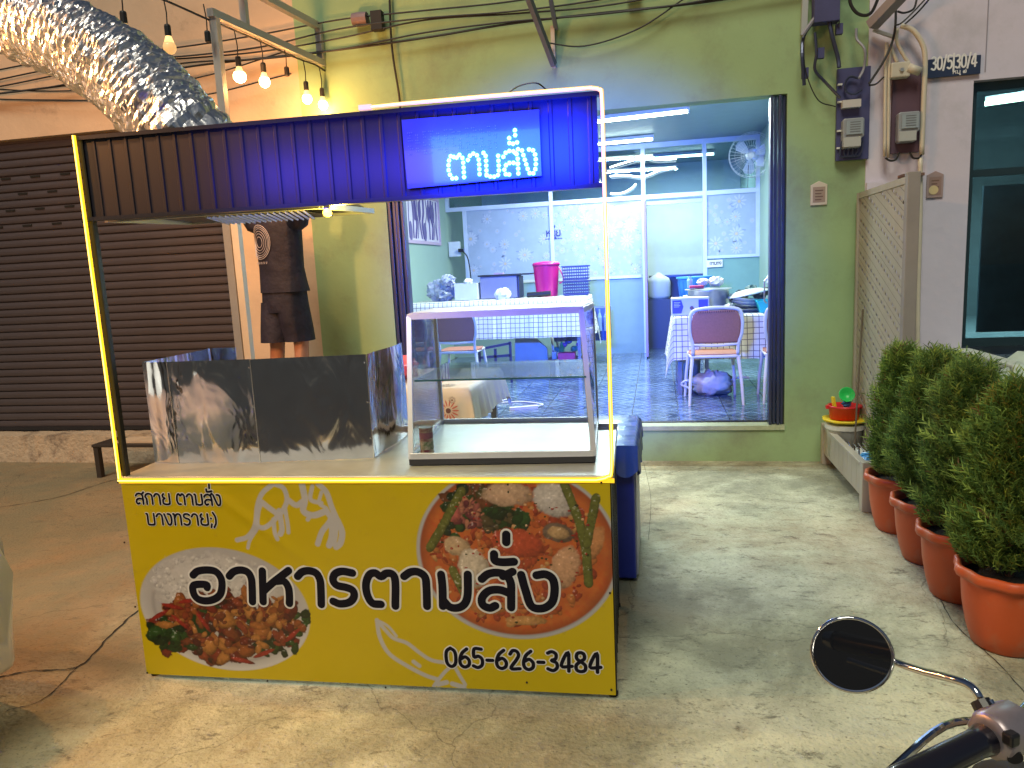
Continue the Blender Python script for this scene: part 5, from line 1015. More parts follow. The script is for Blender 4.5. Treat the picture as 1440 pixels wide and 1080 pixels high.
# ring print on the side that faces the lens
pr_m = mat('print_pale', (.50,.46,.52), .6); mb = MB(); RC = (-.085, K+1.30)
def onshirt(x, z): 
    rx, ry = .197, .130; x = max(-.99*rx, min(.99*rx, x)); return Vector((x, -ry*math.sqrt(max(0, 1-(x/rx)**2))*1.035-.006, z))
for rr_ in (.035,.055,.072,.088,.10,.112):
    pts = [onshirt(RC[0]+rr_*math.cos(t), RC[1]+rr_*1.15*math.sin(t)) for t in np.linspace(0, 2*PI, 30)]; mb.tube(pts, .0022 if rr_ < .1 else .003, 4)
for i in range(7): p = onshirt(RC[0]-.06+i*.02, RC[1]-.165); mb.tube([p, p+Vector((.006,0,.016))], .0028, 4)
part('ring_print', mb, pr_m, TE)
sho = loft([((.005,0,K+1.0),.175,.125),((.005,0,K+.92),.185,.138),((.005,0,K+.82),.19,.145),((.005,0,K+.76),.19,.14)], wob=.015, seed=5)
for s_ in (-1,1): q_ = loft([((s_*.070,0,K+.84),.115,.135),((s_*.078,0,K+.74),.122,.138),((s_*.082,.02*s_,K+.62),.118,.135),((s_*.085,.03*s_,K+.53),.115,.132)], 24, .02, 7+s_); sho.add(q_.v, q_.f)
part('shorts', sho, clo, PR, 'dark knee length shorts', smooth=True)
for s_ in (-1,1): part('sandal', MB().box(s_*.12-.045,-.07,K+.0,s_*.12+.045,.20,K+.014), mat('rubber', (0,0,0)), PR)
b_ = thing('step_stool', 'grey plastic stool under the person behind the stall', 'stool', (-2.8,5.32,0)); gst = mat('stool_grey', (.25,.26,.3), .5); part('seat', MB().box(-3.02,5.12,.57,-2.58,5.54,.60), gst, b_, bev=.01)
for x in (-2.99,-2.61):
    for y in (5.15,5.51): part('leg', MB().bar((x,y,0),(x*.97-.08,y*.985+.08,.57),.035), gst, b_)

# ---- white tube frame carrying the string lights
FR_ = thing('light_rack', 'white painted steel tube frame on a post beside the shutter building', 'frame', (-2.78,4.85,0)); wp_ = mat('white_tube', (.60,.56,.52), .45, .2, var=.08)
p0, p1 = Vector((-2.805,4.60,3.34)), Vector((-2.646,5.925,3.34)); part('post', MB().bar((-2.80,4.64,0),(-2.80,4.64,3.315),.05), wp_, FR_); part('lower_rail', MB().bar(p0,p1,.05), wp_, FR_); part('upper_rail', MB().bar((-2.84,4.3,3.62),(-2.646,5.925,3.62),.05), wp_, FR_)
part('end_post', MB().bar((-2.646,5.90,3.365),(-2.646,5.90,3.595),.05), wp_, FR_); part('short_post', MB().bar((-2.775,4.98,3.365),(-2.775,4.98,3.595),.045), wp_, FR_)
cab = mat('cable_black', (.012,.012,.014), .55)
BP = [(-3.45,1.35,3.05),(-3.30,2.0,3.02),(-3.18,2.6,3.02),(-3.05,3.05,3.03),(-2.938,3.556,3.054),(-2.898,3.88,3.059),(-2.858,4.212,3.084),(-2.815,4.563,3.144),(-2.78,4.847,3.058),(-2.746,5.121,3.083),(-2.711,5.409,3.122),(-2.681,5.652,3.07),(-2.645,5.86,3.063)]
state = ['on','on','on','on','dim','dim','dim','none','on','on','none','on','on']
lab_b = ['lit bulb nearest the street, out at the left','second lit bulb from the street','third lit bulb from the street','fourth lit bulb from the street','frosted unlit bulb at the top left edge above the foil duct','frosted bulb second from the left edge above the duct','yellowish bulb just left of the white tube post','empty black socket beside the white tube post','big bright bulb right of the white tube post','second bright bulb right of the tube post','empty black socket between the bright bulbs','third bright bulb, near the green wall','last bright bulb touching the header top by the green wall']
lc = MB().tube(catmull([(p[0]-.01, p[1]+.06*math.sin(i*2), (3.30 if i >= 7 else 3.30+.02*math.sin(i))+(.0 if i > 6 else -.02*(i % 2))) for i, p in enumerate(BP)]+[(-2.63,5.92,3.28)], 6), .007, 6)
tag(part('light_cable', lc, cab), 'black cable of the string lights along the white tube frame', 'cable')
on_m = emis('bulb_hot', (1,.58,.18), 22); dim_m = mat('bulb_frosted', (.70,.55,.36), .3, emit=(1,.52,.16), es=.55)
for i, p in enumerate(BP):
    t = thing('string_bulb', lab_b[i], 'light bulb', p, 'bulbs of the string lights', local=True)
    part('socket', MB().lathe([(.006,.075),(.016,.07),(.019,.06),(.019,.012),(.017,.005)], (0,0,0), 14), mat('socket_black', (.02,.02,.022), .5), t)
    part('wire', MB().tube([(0,0,.07),(.004,.0,.14),(-.006,0,.235)], .004, 5), cab, t)
    if state[i] == 'none': continue
    big = 1.15 if i == 8 else 1.
    part('collar', MB().lathe([(.017,.004),(.022,-.012),(.03,-.035)], (0,0,0), 16), mat('bulb_collar', (.6,.45,.3), .4, emit=(1,.6,.2), es=.5 if state[i] == 'dim' else 1.2), t, smooth=True)
    part('bulb', MB().lathe([(.031*big,-.034),(.038*big,-.052),(.037*big,-.072),(.026*big,-.09),(.008,-.10)], (0,0,0), 18), on_m if state[i] == 'on' else dim_m, t, smooth=True)
    if state[i] == 'on': lamp('bulb_light', 'POINT', (0,0,-.14), [85,90,85,80,0,0,0,0,24,16,0,8,3][i], (1,.43,.13), .035, None, t)

# ---- wires along the walls
def wire(name, P, r, lab, m=cab, grp='black cables strung along the shop fronts', par=None):
    o = part(name, MB().tube(catmull(P, 8), r, 5), m, par); return o if par else tag(o, lab, 'cable', grp)
CB = thing('cable_bundle', 'bundle of black overhead cables strung along the shop fronts', 'cables', (-1,WY-.06,3.5))
wy = WY-.07
for i in range(5):
    z = 3.47+.045*i+random.uniform(-.01,.01); s_ = random.uniform(.02,.09); P = []
    for k in range(13): x = -6.5+k*.68; P.append((x, wy-.012*(i % 4), z-s_*abs(math.sin(PI*(k/4+i*.13)))+random.uniform(-.008,.008)+.015*(x+1)))
    wire('cable', P, random.choice((.007,.009,.012)), '', par=CB)
for x0, z0_, z1_, s_ in ((-6.4,3.52,3.38,.12),(-6.4,3.40,3.20,.05)):
    wire('cable', [(x0,wy,z0_),(x0+1.2,wy,z0_*.6+z1_*.4-s_),(x0+2.5,wy,z1_-s_*.6),(-2.9,wy,z1_+.07)], .006, '', par=CB)
part('splice_box', MB().lathe([(.05,-.06),(.055,0),(.05,.06)], (-2.27,wy,3.62), 12, Matrix.Rotation(PI/2, 3, 'Y')), mat('splice_mauve', (.20,.14,.17), .6, var=.2), CB); part('splice_box', MB().box(-2.17,wy-.04,3.52,-2.08,wy+.03,3.66), cab, CB); part('splice_box', MB().box(-.18,wy-.03,3.54,-.08,wy+.03,3.60), cab, CB)
wire('drop_cable', [(-2.02,wy+.03,3.9),(-2.03,wy+.02,3.4),(-2.0,wy+.03,3.0),(-2.015,wy+.04,2.80)], .009, 'single black cable hanging straight down the green wall above the header', grp=None)
wire('slack_cable', [(-.82,5.86,3.30),(-.5,5.86,3.24),(-.1,5.86,3.32),(.25,5.86,3.5),(.5,5.86,3.62)], .006, 'thin slack cable curving up from the iron bracket across the green wall', grp=None)
wire('antenna_wire', [(-6.3,3.9,2.4),(-5.0,4.4,2.62),(-4.55,4.6,2.82)], .006, 'thin pale wire rising under the foil duct at the left', mat('pale_wire', (.5,.45,.38), .5), None)
BK = thing('iron_bracket', 'grey angle iron bracket hanging above the shop opening', 'bracket', (-.8,5.7,3.3)); im = mat('iron_grey', (.16,.18,.24), .5, .5, var=.15)
part('brace', MB().bar((-.92,5.35,3.70),(-.745,5.90,3.14),.035,.05), im, BK); part('brace', MB().bar((-.74,5.5,3.75),(-.72,5.92,3.4),.03), im, BK); part('upright', MB().bar((-.745,5.91,3.12),(-.745,5.91,3.42),.03), mat('white_tube', (0,0,0)), BK)

# ---- electricity meters, boards and pipes between the two shops
bd = mat('board_navy', (.05,.055,.16), .6, var=.15); bd2 = mat('board_brown', (.10,.055,.085), .6, var=.12)
def wq(x, y, yy_=WY-.02): return at(x, y, 1, yy_)
def board(x0, y0, x1, y1, m, lab, meter, grp='electricity meter boards between the shops'):
    a, b = wq(x0, y1), wq(x1, y0); t = thing('meter_board', lab, 'meter board', ((a.x+b.x)/2,WY-.02,a.z), grp); part('board', MB().box(a.x,WY-.05,a.z,b.x,WY-.02,b.z), m, t)
    return t, a, b
def meter(t, x0, y0, x1, y1):
    a, b = wq(x0, y1, WY-.08), wq(x1, y0, WY-.08); h = b.z-a.z; gm = mat('meter_grey', (.26,.29,.33), .35); c = part('meter', MB().prism([(a.x,WY-.12,b.z-.01),(a.x+.012,WY-.12,b.z),(b.x-.012,WY-.12,b.z),(b.x,WY-.12,b.z-.01),(b.x,WY-.12,a.z+h*.38),(b.x-.02,WY-.12,a.z+h*.3),(b.x-.02,WY-.12,a.z+.01),(b.x-.03,WY-.12,a.z),(a.x+.012,WY-.12,a.z),(a.x,WY-.12,a.z+.01)][::-1], (0,.07,0)), gm, t, bev=.006)
    part('window', MB().box(a.x+.02,WY-.132,a.z+h*.45,b.x-.014,WY-.121,b.z-.02), mat('meter_glass', (.30,.36,.40), .12, coat=.8), c); mb = MB()
    for i in range(5): mb.box(a.x+.045,WY-.1335,a.z+h*(.52+.08*i),b.x-.03,WY-.1325,a.z+h*(.545+.08*i))
    part('dial_print', mb, mat('dial_grey', (.12,.13,.15), .5), c); part('cover', MB().box(a.x+.006,WY-.128,a.z+.008,b.x-.024,WY-.121,a.z+h*.36), mat('meter_cover', (.42,.45,.45), .4), c)
t1, a1, b1 = board(1174,94,1223,227,bd,'dark blue meter board on the green wall edge','m'); meter(t1,1183,166,1214,210)
t2, a2, b2 = board(1251,100,1294,217,bd2,'brown meter board framed by white pipes on the lavender wall','m'); meter(t2,1260,157,1292,202)
q0, q1 = wq(1181,155), wq(1207,142); part('terminal_block', MB().box(q0.x,WY-.10,q0.z,q1.x,WY-.05,q1.z), mat('block_white', (.5,.5,.5), .4), t1)
part('coil', MB().tube(catmull([wq(*p, WY-.08) for p in ((1207,110),(1195,108),(1188,120),(1192,130),(1202,132),(1212,126))], 6), .008, 6), navy, t1)
for dx_ in (0,.028,.056,.085): part('loop_cable', MB().tube(catmull([(a1.x+.03+dx_,WY-.09,a1.z+.13),(a1.x+.02+dx_,WY-.09,a1.z+.03),(a1.x+.07+dx_,WY-.09,a1.z+.03),(a1.x+.085+dx_,WY-.09,a1.z+.12)], 5), .006, 6), navy, t1)
for z in (.08,.2,.4,.52): part('clip', MB().box(a1.x+.002,WY-.07,a1.z+z,a1.x+.03,WY-.05,a1.z+z+.012), white, t1)
cm = mat('box_cream', (.52,.50,.42), .5, var=.08); JB = thing('junction_box', 'cream junction box with a conduit elbow above the brown meter board', 'junction box', wq(1265,100)); q0, q1 = wq(1251,111,WY-.1), wq(1279,87,WY-.1); part('box', MB().box(q0.x,WY-.13,q0.z,q1.x,WY-.05,q1.z), cm, JB, bev=.008)
q2, q3 = wq(1277,95,WY-.12), wq(1294,101,WY-.12); part('elbow', MB().tube([q2,q3], .03, 14), cm, JB, smooth=True); part('elbow_mouth', MB().disc(q3+Vector((.001,-.0,0)), .026, q3-q2, 14), dk, JB); part('bolt', MB().lathe([(.015,0),(.012,.01)], wq(1268,98,WY-.132), 10, Matrix.Rotation(PI/2, 3, 'X')), met, JB)
pw = mat('pipe_cream', (.58,.54,.44), .45, var=.08); yp = WY-.09
def pipe(P, r, lab, sm_n=6): 
    Q = [wq(*p, yp) for p in P]; return tag(part('conduit_pipe', MB().tube(catmull(Q, sm_n) if len(Q) > 2 else Q, r, 10), pw, smooth=True), lab, 'pipe', 'cream conduit pipes around the meters')
pipe([(1247,60),(1245,110),(1244,220)], .011, 'outer of the two straight pipes left of the brown meter board'); pipe([(1252,64),(1250,110),(1249,222)], .010, 'inner of the two straight pipes left of the brown meter board')
pipe([(1267,36),(1284,43),(1297,62),(1301,85),(1299,140),(1296,218)], .017, 'thick pipe arching over the brown meter board and down its right side'); pipe([(1294,222),(1294,300),(1291,420),(1290,560)], .016, 'thick pipe running down the wall behind the trellis')
pipe([(1252,62),(1256,75),(1262,88)], .012, 'short bent pipe entering the cream junction box'); pipe([(1262,40),(1261,58),(1272,80),(1278,88)], .012, 'curved pipe joining the junction box from above')
tag(part('meter_cable', MB().tube(catmull([wq(*p, WY-.1) for p in ((1245,222),(1252,226),(1260,224),(1265,214))], 5), .007, 6), cab), 'black cable loop at the foot of the left pipes', 'cable'); tag(part('meter_cable', MB().tube(catmull([wq(*p, WY-.1) for p in ((1279,214),(1284,222),(1292,222),(1296,217))], 5), .007, 6), cab), 'black cable loop at the foot of the arching pipe', 'cable')
TA = thing('tangled_cables', 'tangle of cables and brackets hanging above the meter boards', 'cables', wq(1190,40))
for P, r, m in ((((1260,0),(1258,45),(1246,80),(1222,118)),.008,cab),(((1195,-20),(1196,5),(1208,20),(1225,18),(1238,-10)),.011,cab),(((1158,0),(1143,30),(1130,52),(1128,80),(1131,120)),.012,navy),(((1170,0),(1150,20),(1128,50)),.014,mat('cable_grey', (.25,.26,.32), .5)),(((1146,46),(1148,75),(1146,98),(1160,115),(1182,138)),.010,navy),(((1164,18),(1170,50),(1178,80),(1180,95)),.014,navy),(((1204,40),(1205,55),(1216,70),(1215,95),(1208,110)),.009,mat('cable_grey', (0,0,0))),(((1300,0),(1285,16),(1268,32),(1258,36)),.006,cab),(((1310,-5),(1290,18),(1270,36)),.006,cab),(((1290,-5),(1285,12),(1272,18),(1262,16)),.007,cab),(((1180,0),(1180,22),(1180,38)),.005,cab),(((1130,60),(1133,100),(1150,140),(1175,150)),.004,cab),(((1222,120),(1232,118),(1243,108)),.006,cab)):
    part('cable', MB().tube(catmull([wq(*p, WY-.09-random.uniform(0,.05)) for p in P], 7), r, 6), m, TA)
for x, y in ((1180,38),(1154,72),(1132,100)): c = wq(x, y, WY-.1); part('connector', MB().box(c.x-.022,c.y-.02,c.z-.05,c.x+.022,c.y+.02,c.z+.02), bd, TA)
part('rack_bracket', MB().bar(wq(1132,0,WY-.05), wq(1130,48,WY-.05), .04), mat('rack_pale', (.40,.45,.46), .5, .3), TA); part('cross_arm', MB().bar(wq(1226,36,WY-.12), wq(1268,-8,WY-.3), .085,.06), mat('arm_grey', (.24,.22,.24), .6, var=.1), TA); part('strap', MB().bar(wq(1228,42,WY-.06), wq(1262,54,WY-.06), .025,.02), mat('rack_pale', (0,0,0)), TA)
part('bracket_plate', MB().box(wq(1140,0).x,WY-.16,wq(1140,40).z,wq(1175,0).x,WY-.06,wq(1140,0).z+.1), bd, TA)
# house number plate and plaques
NP = thing('number_plate', 'dark blue house number plate reading 30/5 and 30/4', 'sign', wq(1340,96)); q0, q1 = wq(1303,111), wq(1378,78); part('plate', MB().box(q0.x,WY-.04,q0.z,q1.x,WY-.017,q1.z), mat('plate_navy', (.025,.04,.09), .35, var=.1), NP)
mb = MB(); ss, wd = text_strokes('30/5|30/4', 1, .62); k = (q1.x-q0.x-.04)/wd; write(mb, ss, (q0.x+.022,WY-.041,q0.z+.052), (k,0,0), (0,0,.070), (0,-1,0), .0125, .001)
ss, wd = text_strokes('หมู\u0e48 ๕', 1, .9); write(mb, ss, (q0.x+.16,WY-.041,q0.z+.014), (.030,0,0), (0,0,.020), (0,-1,0), .005, .001); part('letters', mb, mat('letter_white', (.75,.75,.76), .4), NP)
def plaque(x0, y0, x1, y1, lab, cols, m, coin=False):
    a, b = wq(x0, y1), wq(x1, y0); w = b.x-a.x; t = thing('wall_plaque', lab, 'plaque', a, 'small paper plaques on the shop walls'); yy_ = WY-.004 if x0 < 1200 else WY-.016
    part('card', MB().prism([(a.x,yy_,a.z),(b.x,yy_,a.z),(b.x,yy_,b.z-.015),((a.x+b.x)/2,yy_,b.z+.012),(a.x,yy_,b.z-.015)], (0,-.012,0)), m, t, bev=.003); part('print_field', MB().box(a.x+.015,yy_-.0135,a.z+.02,b.x-.015,yy_-.0125,b.z-.03), cols, t); mb = MB()
    for i in range(4): mb.box(a.x+.03,yy_-.0148,b.z-.06-i*.022,b.x-.03-.012*(i % 2),yy_-.0142,b.z-.052-i*.022)
    part('text_print', mb, mat('text_brown', (.16,.10,.08), .6), t)
    if coin: mb = MB().disc(((a.x+b.x)/2-.01,yy_-.0155,a.z+.055), .032, (0,-1,0), 16); part('seal_print', mb, mat('seal_gold', (.60,.50,.28), .5), t)
plaque(1140,256,1164,289,'cream edged plaque on the green wall beside the shopfront', mat('plaque_tan', (.34,.26,.21), .6, var=.1), mat('plaque_cream', (.60,.54,.44), .6))
plaque(1302,242,1327,279,'brown plaque with round gold seal on the lavender wall', mat('plaque_brown', (.28,.19,.17), .6, var=.1), mat('plaque_mauve', (.33,.25,.25), .6), True)
t = thing('mail_box', 'small cream box with a dark lid behind the top of the trellis', 'box', wq(1280,265)); q0, q1 = wq(1272,281), wq(1292,250); part('box', MB().box(q0.x-.02,WY-.12,q0.z,q1.x-.02,WY-.016,q1.z), mat('mail_cream', (.55,.45,.33), .6, var=.1), t); part('lid', MB().box(q0.x-.05,WY-.14,q1.z+.004,q1.x,WY-.016,q1.z+.024), mat('text_brown', (0,0,0)), t)
#==CONT3==
# ================================================================== PLANTER WITH TRELLIS, TOYS, POTTED CYPRESSES
pg = mat('planter_greige', (.40,.375,.32), .6, var=.10, vs=5, bump=.12, bs=30, stretch=(1,1,.4))
PL = thing('trellis_planter', 'long grey planter box with a tall woven trellis screen by the lavender wall', 'planter', (1.42,5.33,0)); px0, px1, py0, py1, pz = 1.235, 1.62, 4.72, 5.90, .305
for x in (px0, px1-.06):
    for y in (py0, py1-.06): part('leg', MB().box(x-.004,y-.004,0,x+.064,y+.064,pz+.012), pg, PL, bev=.004)
for i in range(9): y = py0+.062+i*.1177; part('side_board', MB().box(px0+.006,y,.085,px0+.03,y+.1150,pz-.02), pg, PL, bev=.003); 
for i in range(9): y = py0+.062+i*.1177; part('side_board', MB().box(px1-.03,y,.085,px1-.006,y+.1150,pz-.02), pg, PL)
for i in range(3): x = px0+.062+i*.087; part('end_board', MB().box(x,py0+.006,.085,x+.084,py0+.03,pz-.02), pg, PL, bev=.003); part('end_board', MB().box(x,py1-.03,.085,x+.084,py1-.006,pz-.02), pg, PL)
part('rim', MB().box(px0-.006,py0+.062,pz-.02,px0+.04,py1-.062,pz), pg, PL, bev=.004); part('rim', MB().box(px1-.04,py0+.062,pz-.02,px1+.006,py1-.062,pz), pg, PL); part('rim', MB().box(px0+.062,py0-.006,pz-.02,px1-.062,py0+.04,pz), pg, PL); part('floor_board', MB().box(px0+.03,py0+.03,.09,px1-.03,py1-.03,.10), pg, PL)
tx, tz0, tz1 = 1.475, .10, 2.03; ty0, ty1 = 4.80, 5.88      # trellis screen, its plane along the planter
part('post', MB().box(tx-.035,ty0-.06,tz0,tx+.035,ty0,tz1+.02), mat('trellis_post', (.27,.25,.24), .6, var=.08), PL, bev=.004); part('post', MB().box(tx-.03,ty1-.03,tz0,tx+.03,ty1,tz1), pg, PL); part('top_rail', MB().box(tx-.026,ty0,tz1-.04,tx+.026,ty1-.03,tz1), pg, PL)
def clip_slat(c, w, nv_, x, th):       # a straight slat in the y-z plane, cut to the panel; nv_ is its normal
    y0, y1, z0, z1 = ty0+.001, ty1-.031, tz0+.1, tz1-.041; ny_, nz_ = nv_
    def cut(P, f):
        out = []
        for i in range(len(P)):
            a, b = P[i], P[(i+1) % len(P)]; fa, fb_ = f(a), f(b)
            if fa >= 0: out.append(a)
            if fa*fb_ < 0: t = fa/(fa-fb_); out.append((a[0]+(b[0]-a[0])*t, a[1]+(b[1]-a[1])*t))
        return out
    d = lambda p: p[0]*ny_+p[1]*nz_
    P = cut([(y0,z0),(y1,z0),(y1,z1),(y0,z1)], lambda p: d(p)-(c-w/2)); P = cut(P, lambda p: (c+w/2)-d(p)) if len(P) > 2 else P
    return MB().prism([(x, a, b) for a, b in P][::-1], (th,0,0)) if len(P) > 2 else None
NA = (-math.sin(rad(23)), math.cos(rad(23))); NB = (math.cos(rad(14)), math.sin(rad(14)))
mbg = MB()
for i in range(-20, 30):                  # broad front slats run down towards the viewer
    c = .105*i; m_ = clip_slat(c, .1025 if i % 2 else .066, NA, tx-.016, .003)
    if m_: part('slat', m_, pg, PL, bev=.0015)
    for dd in (-.0,):
        m_ = clip_slat(c+dd, .003, NA, tx-.0166, .001)
        if m_: mbg.add(m_.v, m_.f)
part('slat_grooves', mbg, mat('groove', (.18,.165,.14), .8), PL, stuff=True)
mb = MB()
for i in range(60):
    m_ = clip_slat(4.4+.075*i, .040, NB, tx-.0125, .004)
    if m_: mb.add(m_.v, m_.f)
part('rear_slats', mb, pg, PL, stuff=True)
def ob(name, lab, cat, mb, m, **k): return tag(part(name, mb, m, **k), lab, cat)
b_ = thing('paint_pail', 'white lidded pail under the toy bucket in the planter', 'pail', (1.36,5.66,.1)); wpm = mat('pail_plain', (.58,.58,.55), .4, var=.08); part('body', MB().lathe([(.105,0),(.125,.255),(.13,.262)], (1.345,5.66,.10), 28), wpm, b_, smooth=True); part('rim', MB().lathe([(.131,.225),(.137,.23),(.137,.262),(.1,.268)], (1.345,5.66,.10), 28), wpm, b_)
ob('toy_dish', 'yellow toy dish between the pail and the red bucket', 'toy', MB().lathe([(.09,0),(.145,.012),(.158,.03),(.15,.033),(.08,.02)], (1.345,5.66,.372), 30, None, lambda a, z: 1+.035*math.sin(8*a)), mat('toy_yellow', (.80,.62,.03), .35), smooth=True)
b_ = thing('toy_bucket', 'round red toy bucket with toys on the yellow dish', 'toy bucket', (1.34,5.66,.4)); rd = mat('toy_red', (.62,.02,.03), .35); part('body', MB().lathe([(.098,0),(.108,.085),(.115,.088),(.115,.1),(.105,.1),(.095,.01)], (1.34,5.66,.402), 30), rd, b_, smooth=True)
for s_ in (-1,1): part('ear', MB().box(1.34+s_*.118-.01,5.645,.475,1.34+s_*.118+.01,5.675,.5), rd, b_)
ob('toy_scoop', 'green toy scoop standing in the red bucket', 'toy', MB().lathe([(.004,-.02),(.03,-.014),(.05,.006),(.056,.03),(.051,.03),(.03,0)], (1.345,5.64,.575), 22, Matrix.Rotation(1.15, 3, 'X')).tube([(1.345,5.66,.56),(1.35,5.67,.47)], .013, 8), mat('toy_green', (.02,.50,.10), .35), smooth=True)
ob('toy_rake', 'yellow toy rake handle leaning out of the red bucket', 'toy', MB().bar((1.275,5.65,.46),(1.255,5.64,.565),.026,.016), mat('toy_yellow', (0,0,0))); ob('toy_mill', 'small blue toy piece in the red bucket below the green scoop', 'toy', lump((1.35,5.64,.515), .035, 6, 5), mat('toy_blue2', (.03,.22,.55), .4))
ob('planter_stick', 'thin rusty rod leaning against the trellis with its hook in the planter', 'rod', MB().tube([(1.30,5.20,.20),(1.34,5.32,.55),(1.40,5.5,.95),(1.44,5.62,1.2)], .006, 6).tube([(1.30,5.20,.20),(1.33,5.18,.20),(1.33,5.2,.30)], .006, 6), mat('rust', (.10,.075,.05), .7, .3))
b_ = thing('blue_colander', 'blue plastic colander lying at the near end of the planter', 'colander', (1.37,4.95,.2)); cb = mat('colander_blue', (.02,.22,.60), .3, coat=.3); part('bowl', MB().lathe([(.01,.075),(.06,.07),(.10,.04),(.115,0),(.12,0),(.105,.046),(.06,.078)], (1.36,4.97,.235), 30, Matrix.Rotation(-.25, 3, 'Y')), cb, b_, smooth=True)
for k in range(8): a = k*PI/4; part('rib', MB().tube([(1.36+.02*math.cos(a),4.97+.02*math.sin(a),.318),(1.36+.075*math.cos(a),4.97+.075*math.sin(a),.30),(1.36+.112*math.cos(a),4.97+.112*math.sin(a),.255)], .005, 5), mat('colander_rib', (.10,.40,.75), .3), b_)
b_ = thing('wire_rack', 'small wire rack inside the planter behind the blue colander', 'rack', (1.33,5.2,.1)); mb = MB()
for i in range(5): mb.tube([(1.28+.03*i,5.12,.11),(1.28+.03*i,5.12,.29),(1.28+.03*i,5.26,.31)], .004, 5)
part('wires', mb, mat('steel_plain', (0,0,0)), b_); ob('plum_cloth', 'dark plum cloth in the planter behind the colander', 'cloth', lump((1.47,5.15,.24), .075, 8, 15), mat('plum', (.16,.02,.06), .7)); ob('white_bundle', 'crumpled whitish sack in the planter below the white pail', 'sack', lump((1.36,5.40,.18), .09, 8, 25), bagm)

# ---- four potted cypresses
terra = mat('terracotta_plastic', (.50,.085,.022), .45, var=.06, vs=3, dirt=((.36,.17,.10), 4, .5, .75)); soil = mat('potting_soil', (.012,.010,.008), .95, bump=.5, bs=60)
def frond(r):
    L_ = r.uniform(.03,.06); V = []; Fq = []; k = r.randint(4, 6)
    for i in range(k):
        t = i/(k-1)*.85+.1; s_ = 1 if i % 2 else -1; ll = L_*(.55-.25*abs(t-.5)); b0 = Vector((0,0,t*L_)); tip = b0+Vector((s_*ll*.62, r.uniform(-.3,.3)*ll, ll*.78)); w = Vector((0,0,.0034+.012*ll)); q = len(V); V += [b0-w, b0+w, tip]; Fq.append((q,q+1,q+2))
    q = len(V); V += [Vector((-.0022,0,0)), Vector((.0022,0,0)), Vector((0,r.uniform(-.006,.006),L_*1.15))]; Fq.append((q,q+1,q+2)); return np.array([tuple(v) for v in V]), np.array(Fq)
rfn = random.Random(4); FRN = [frond(rfn) for _ in range(14)]
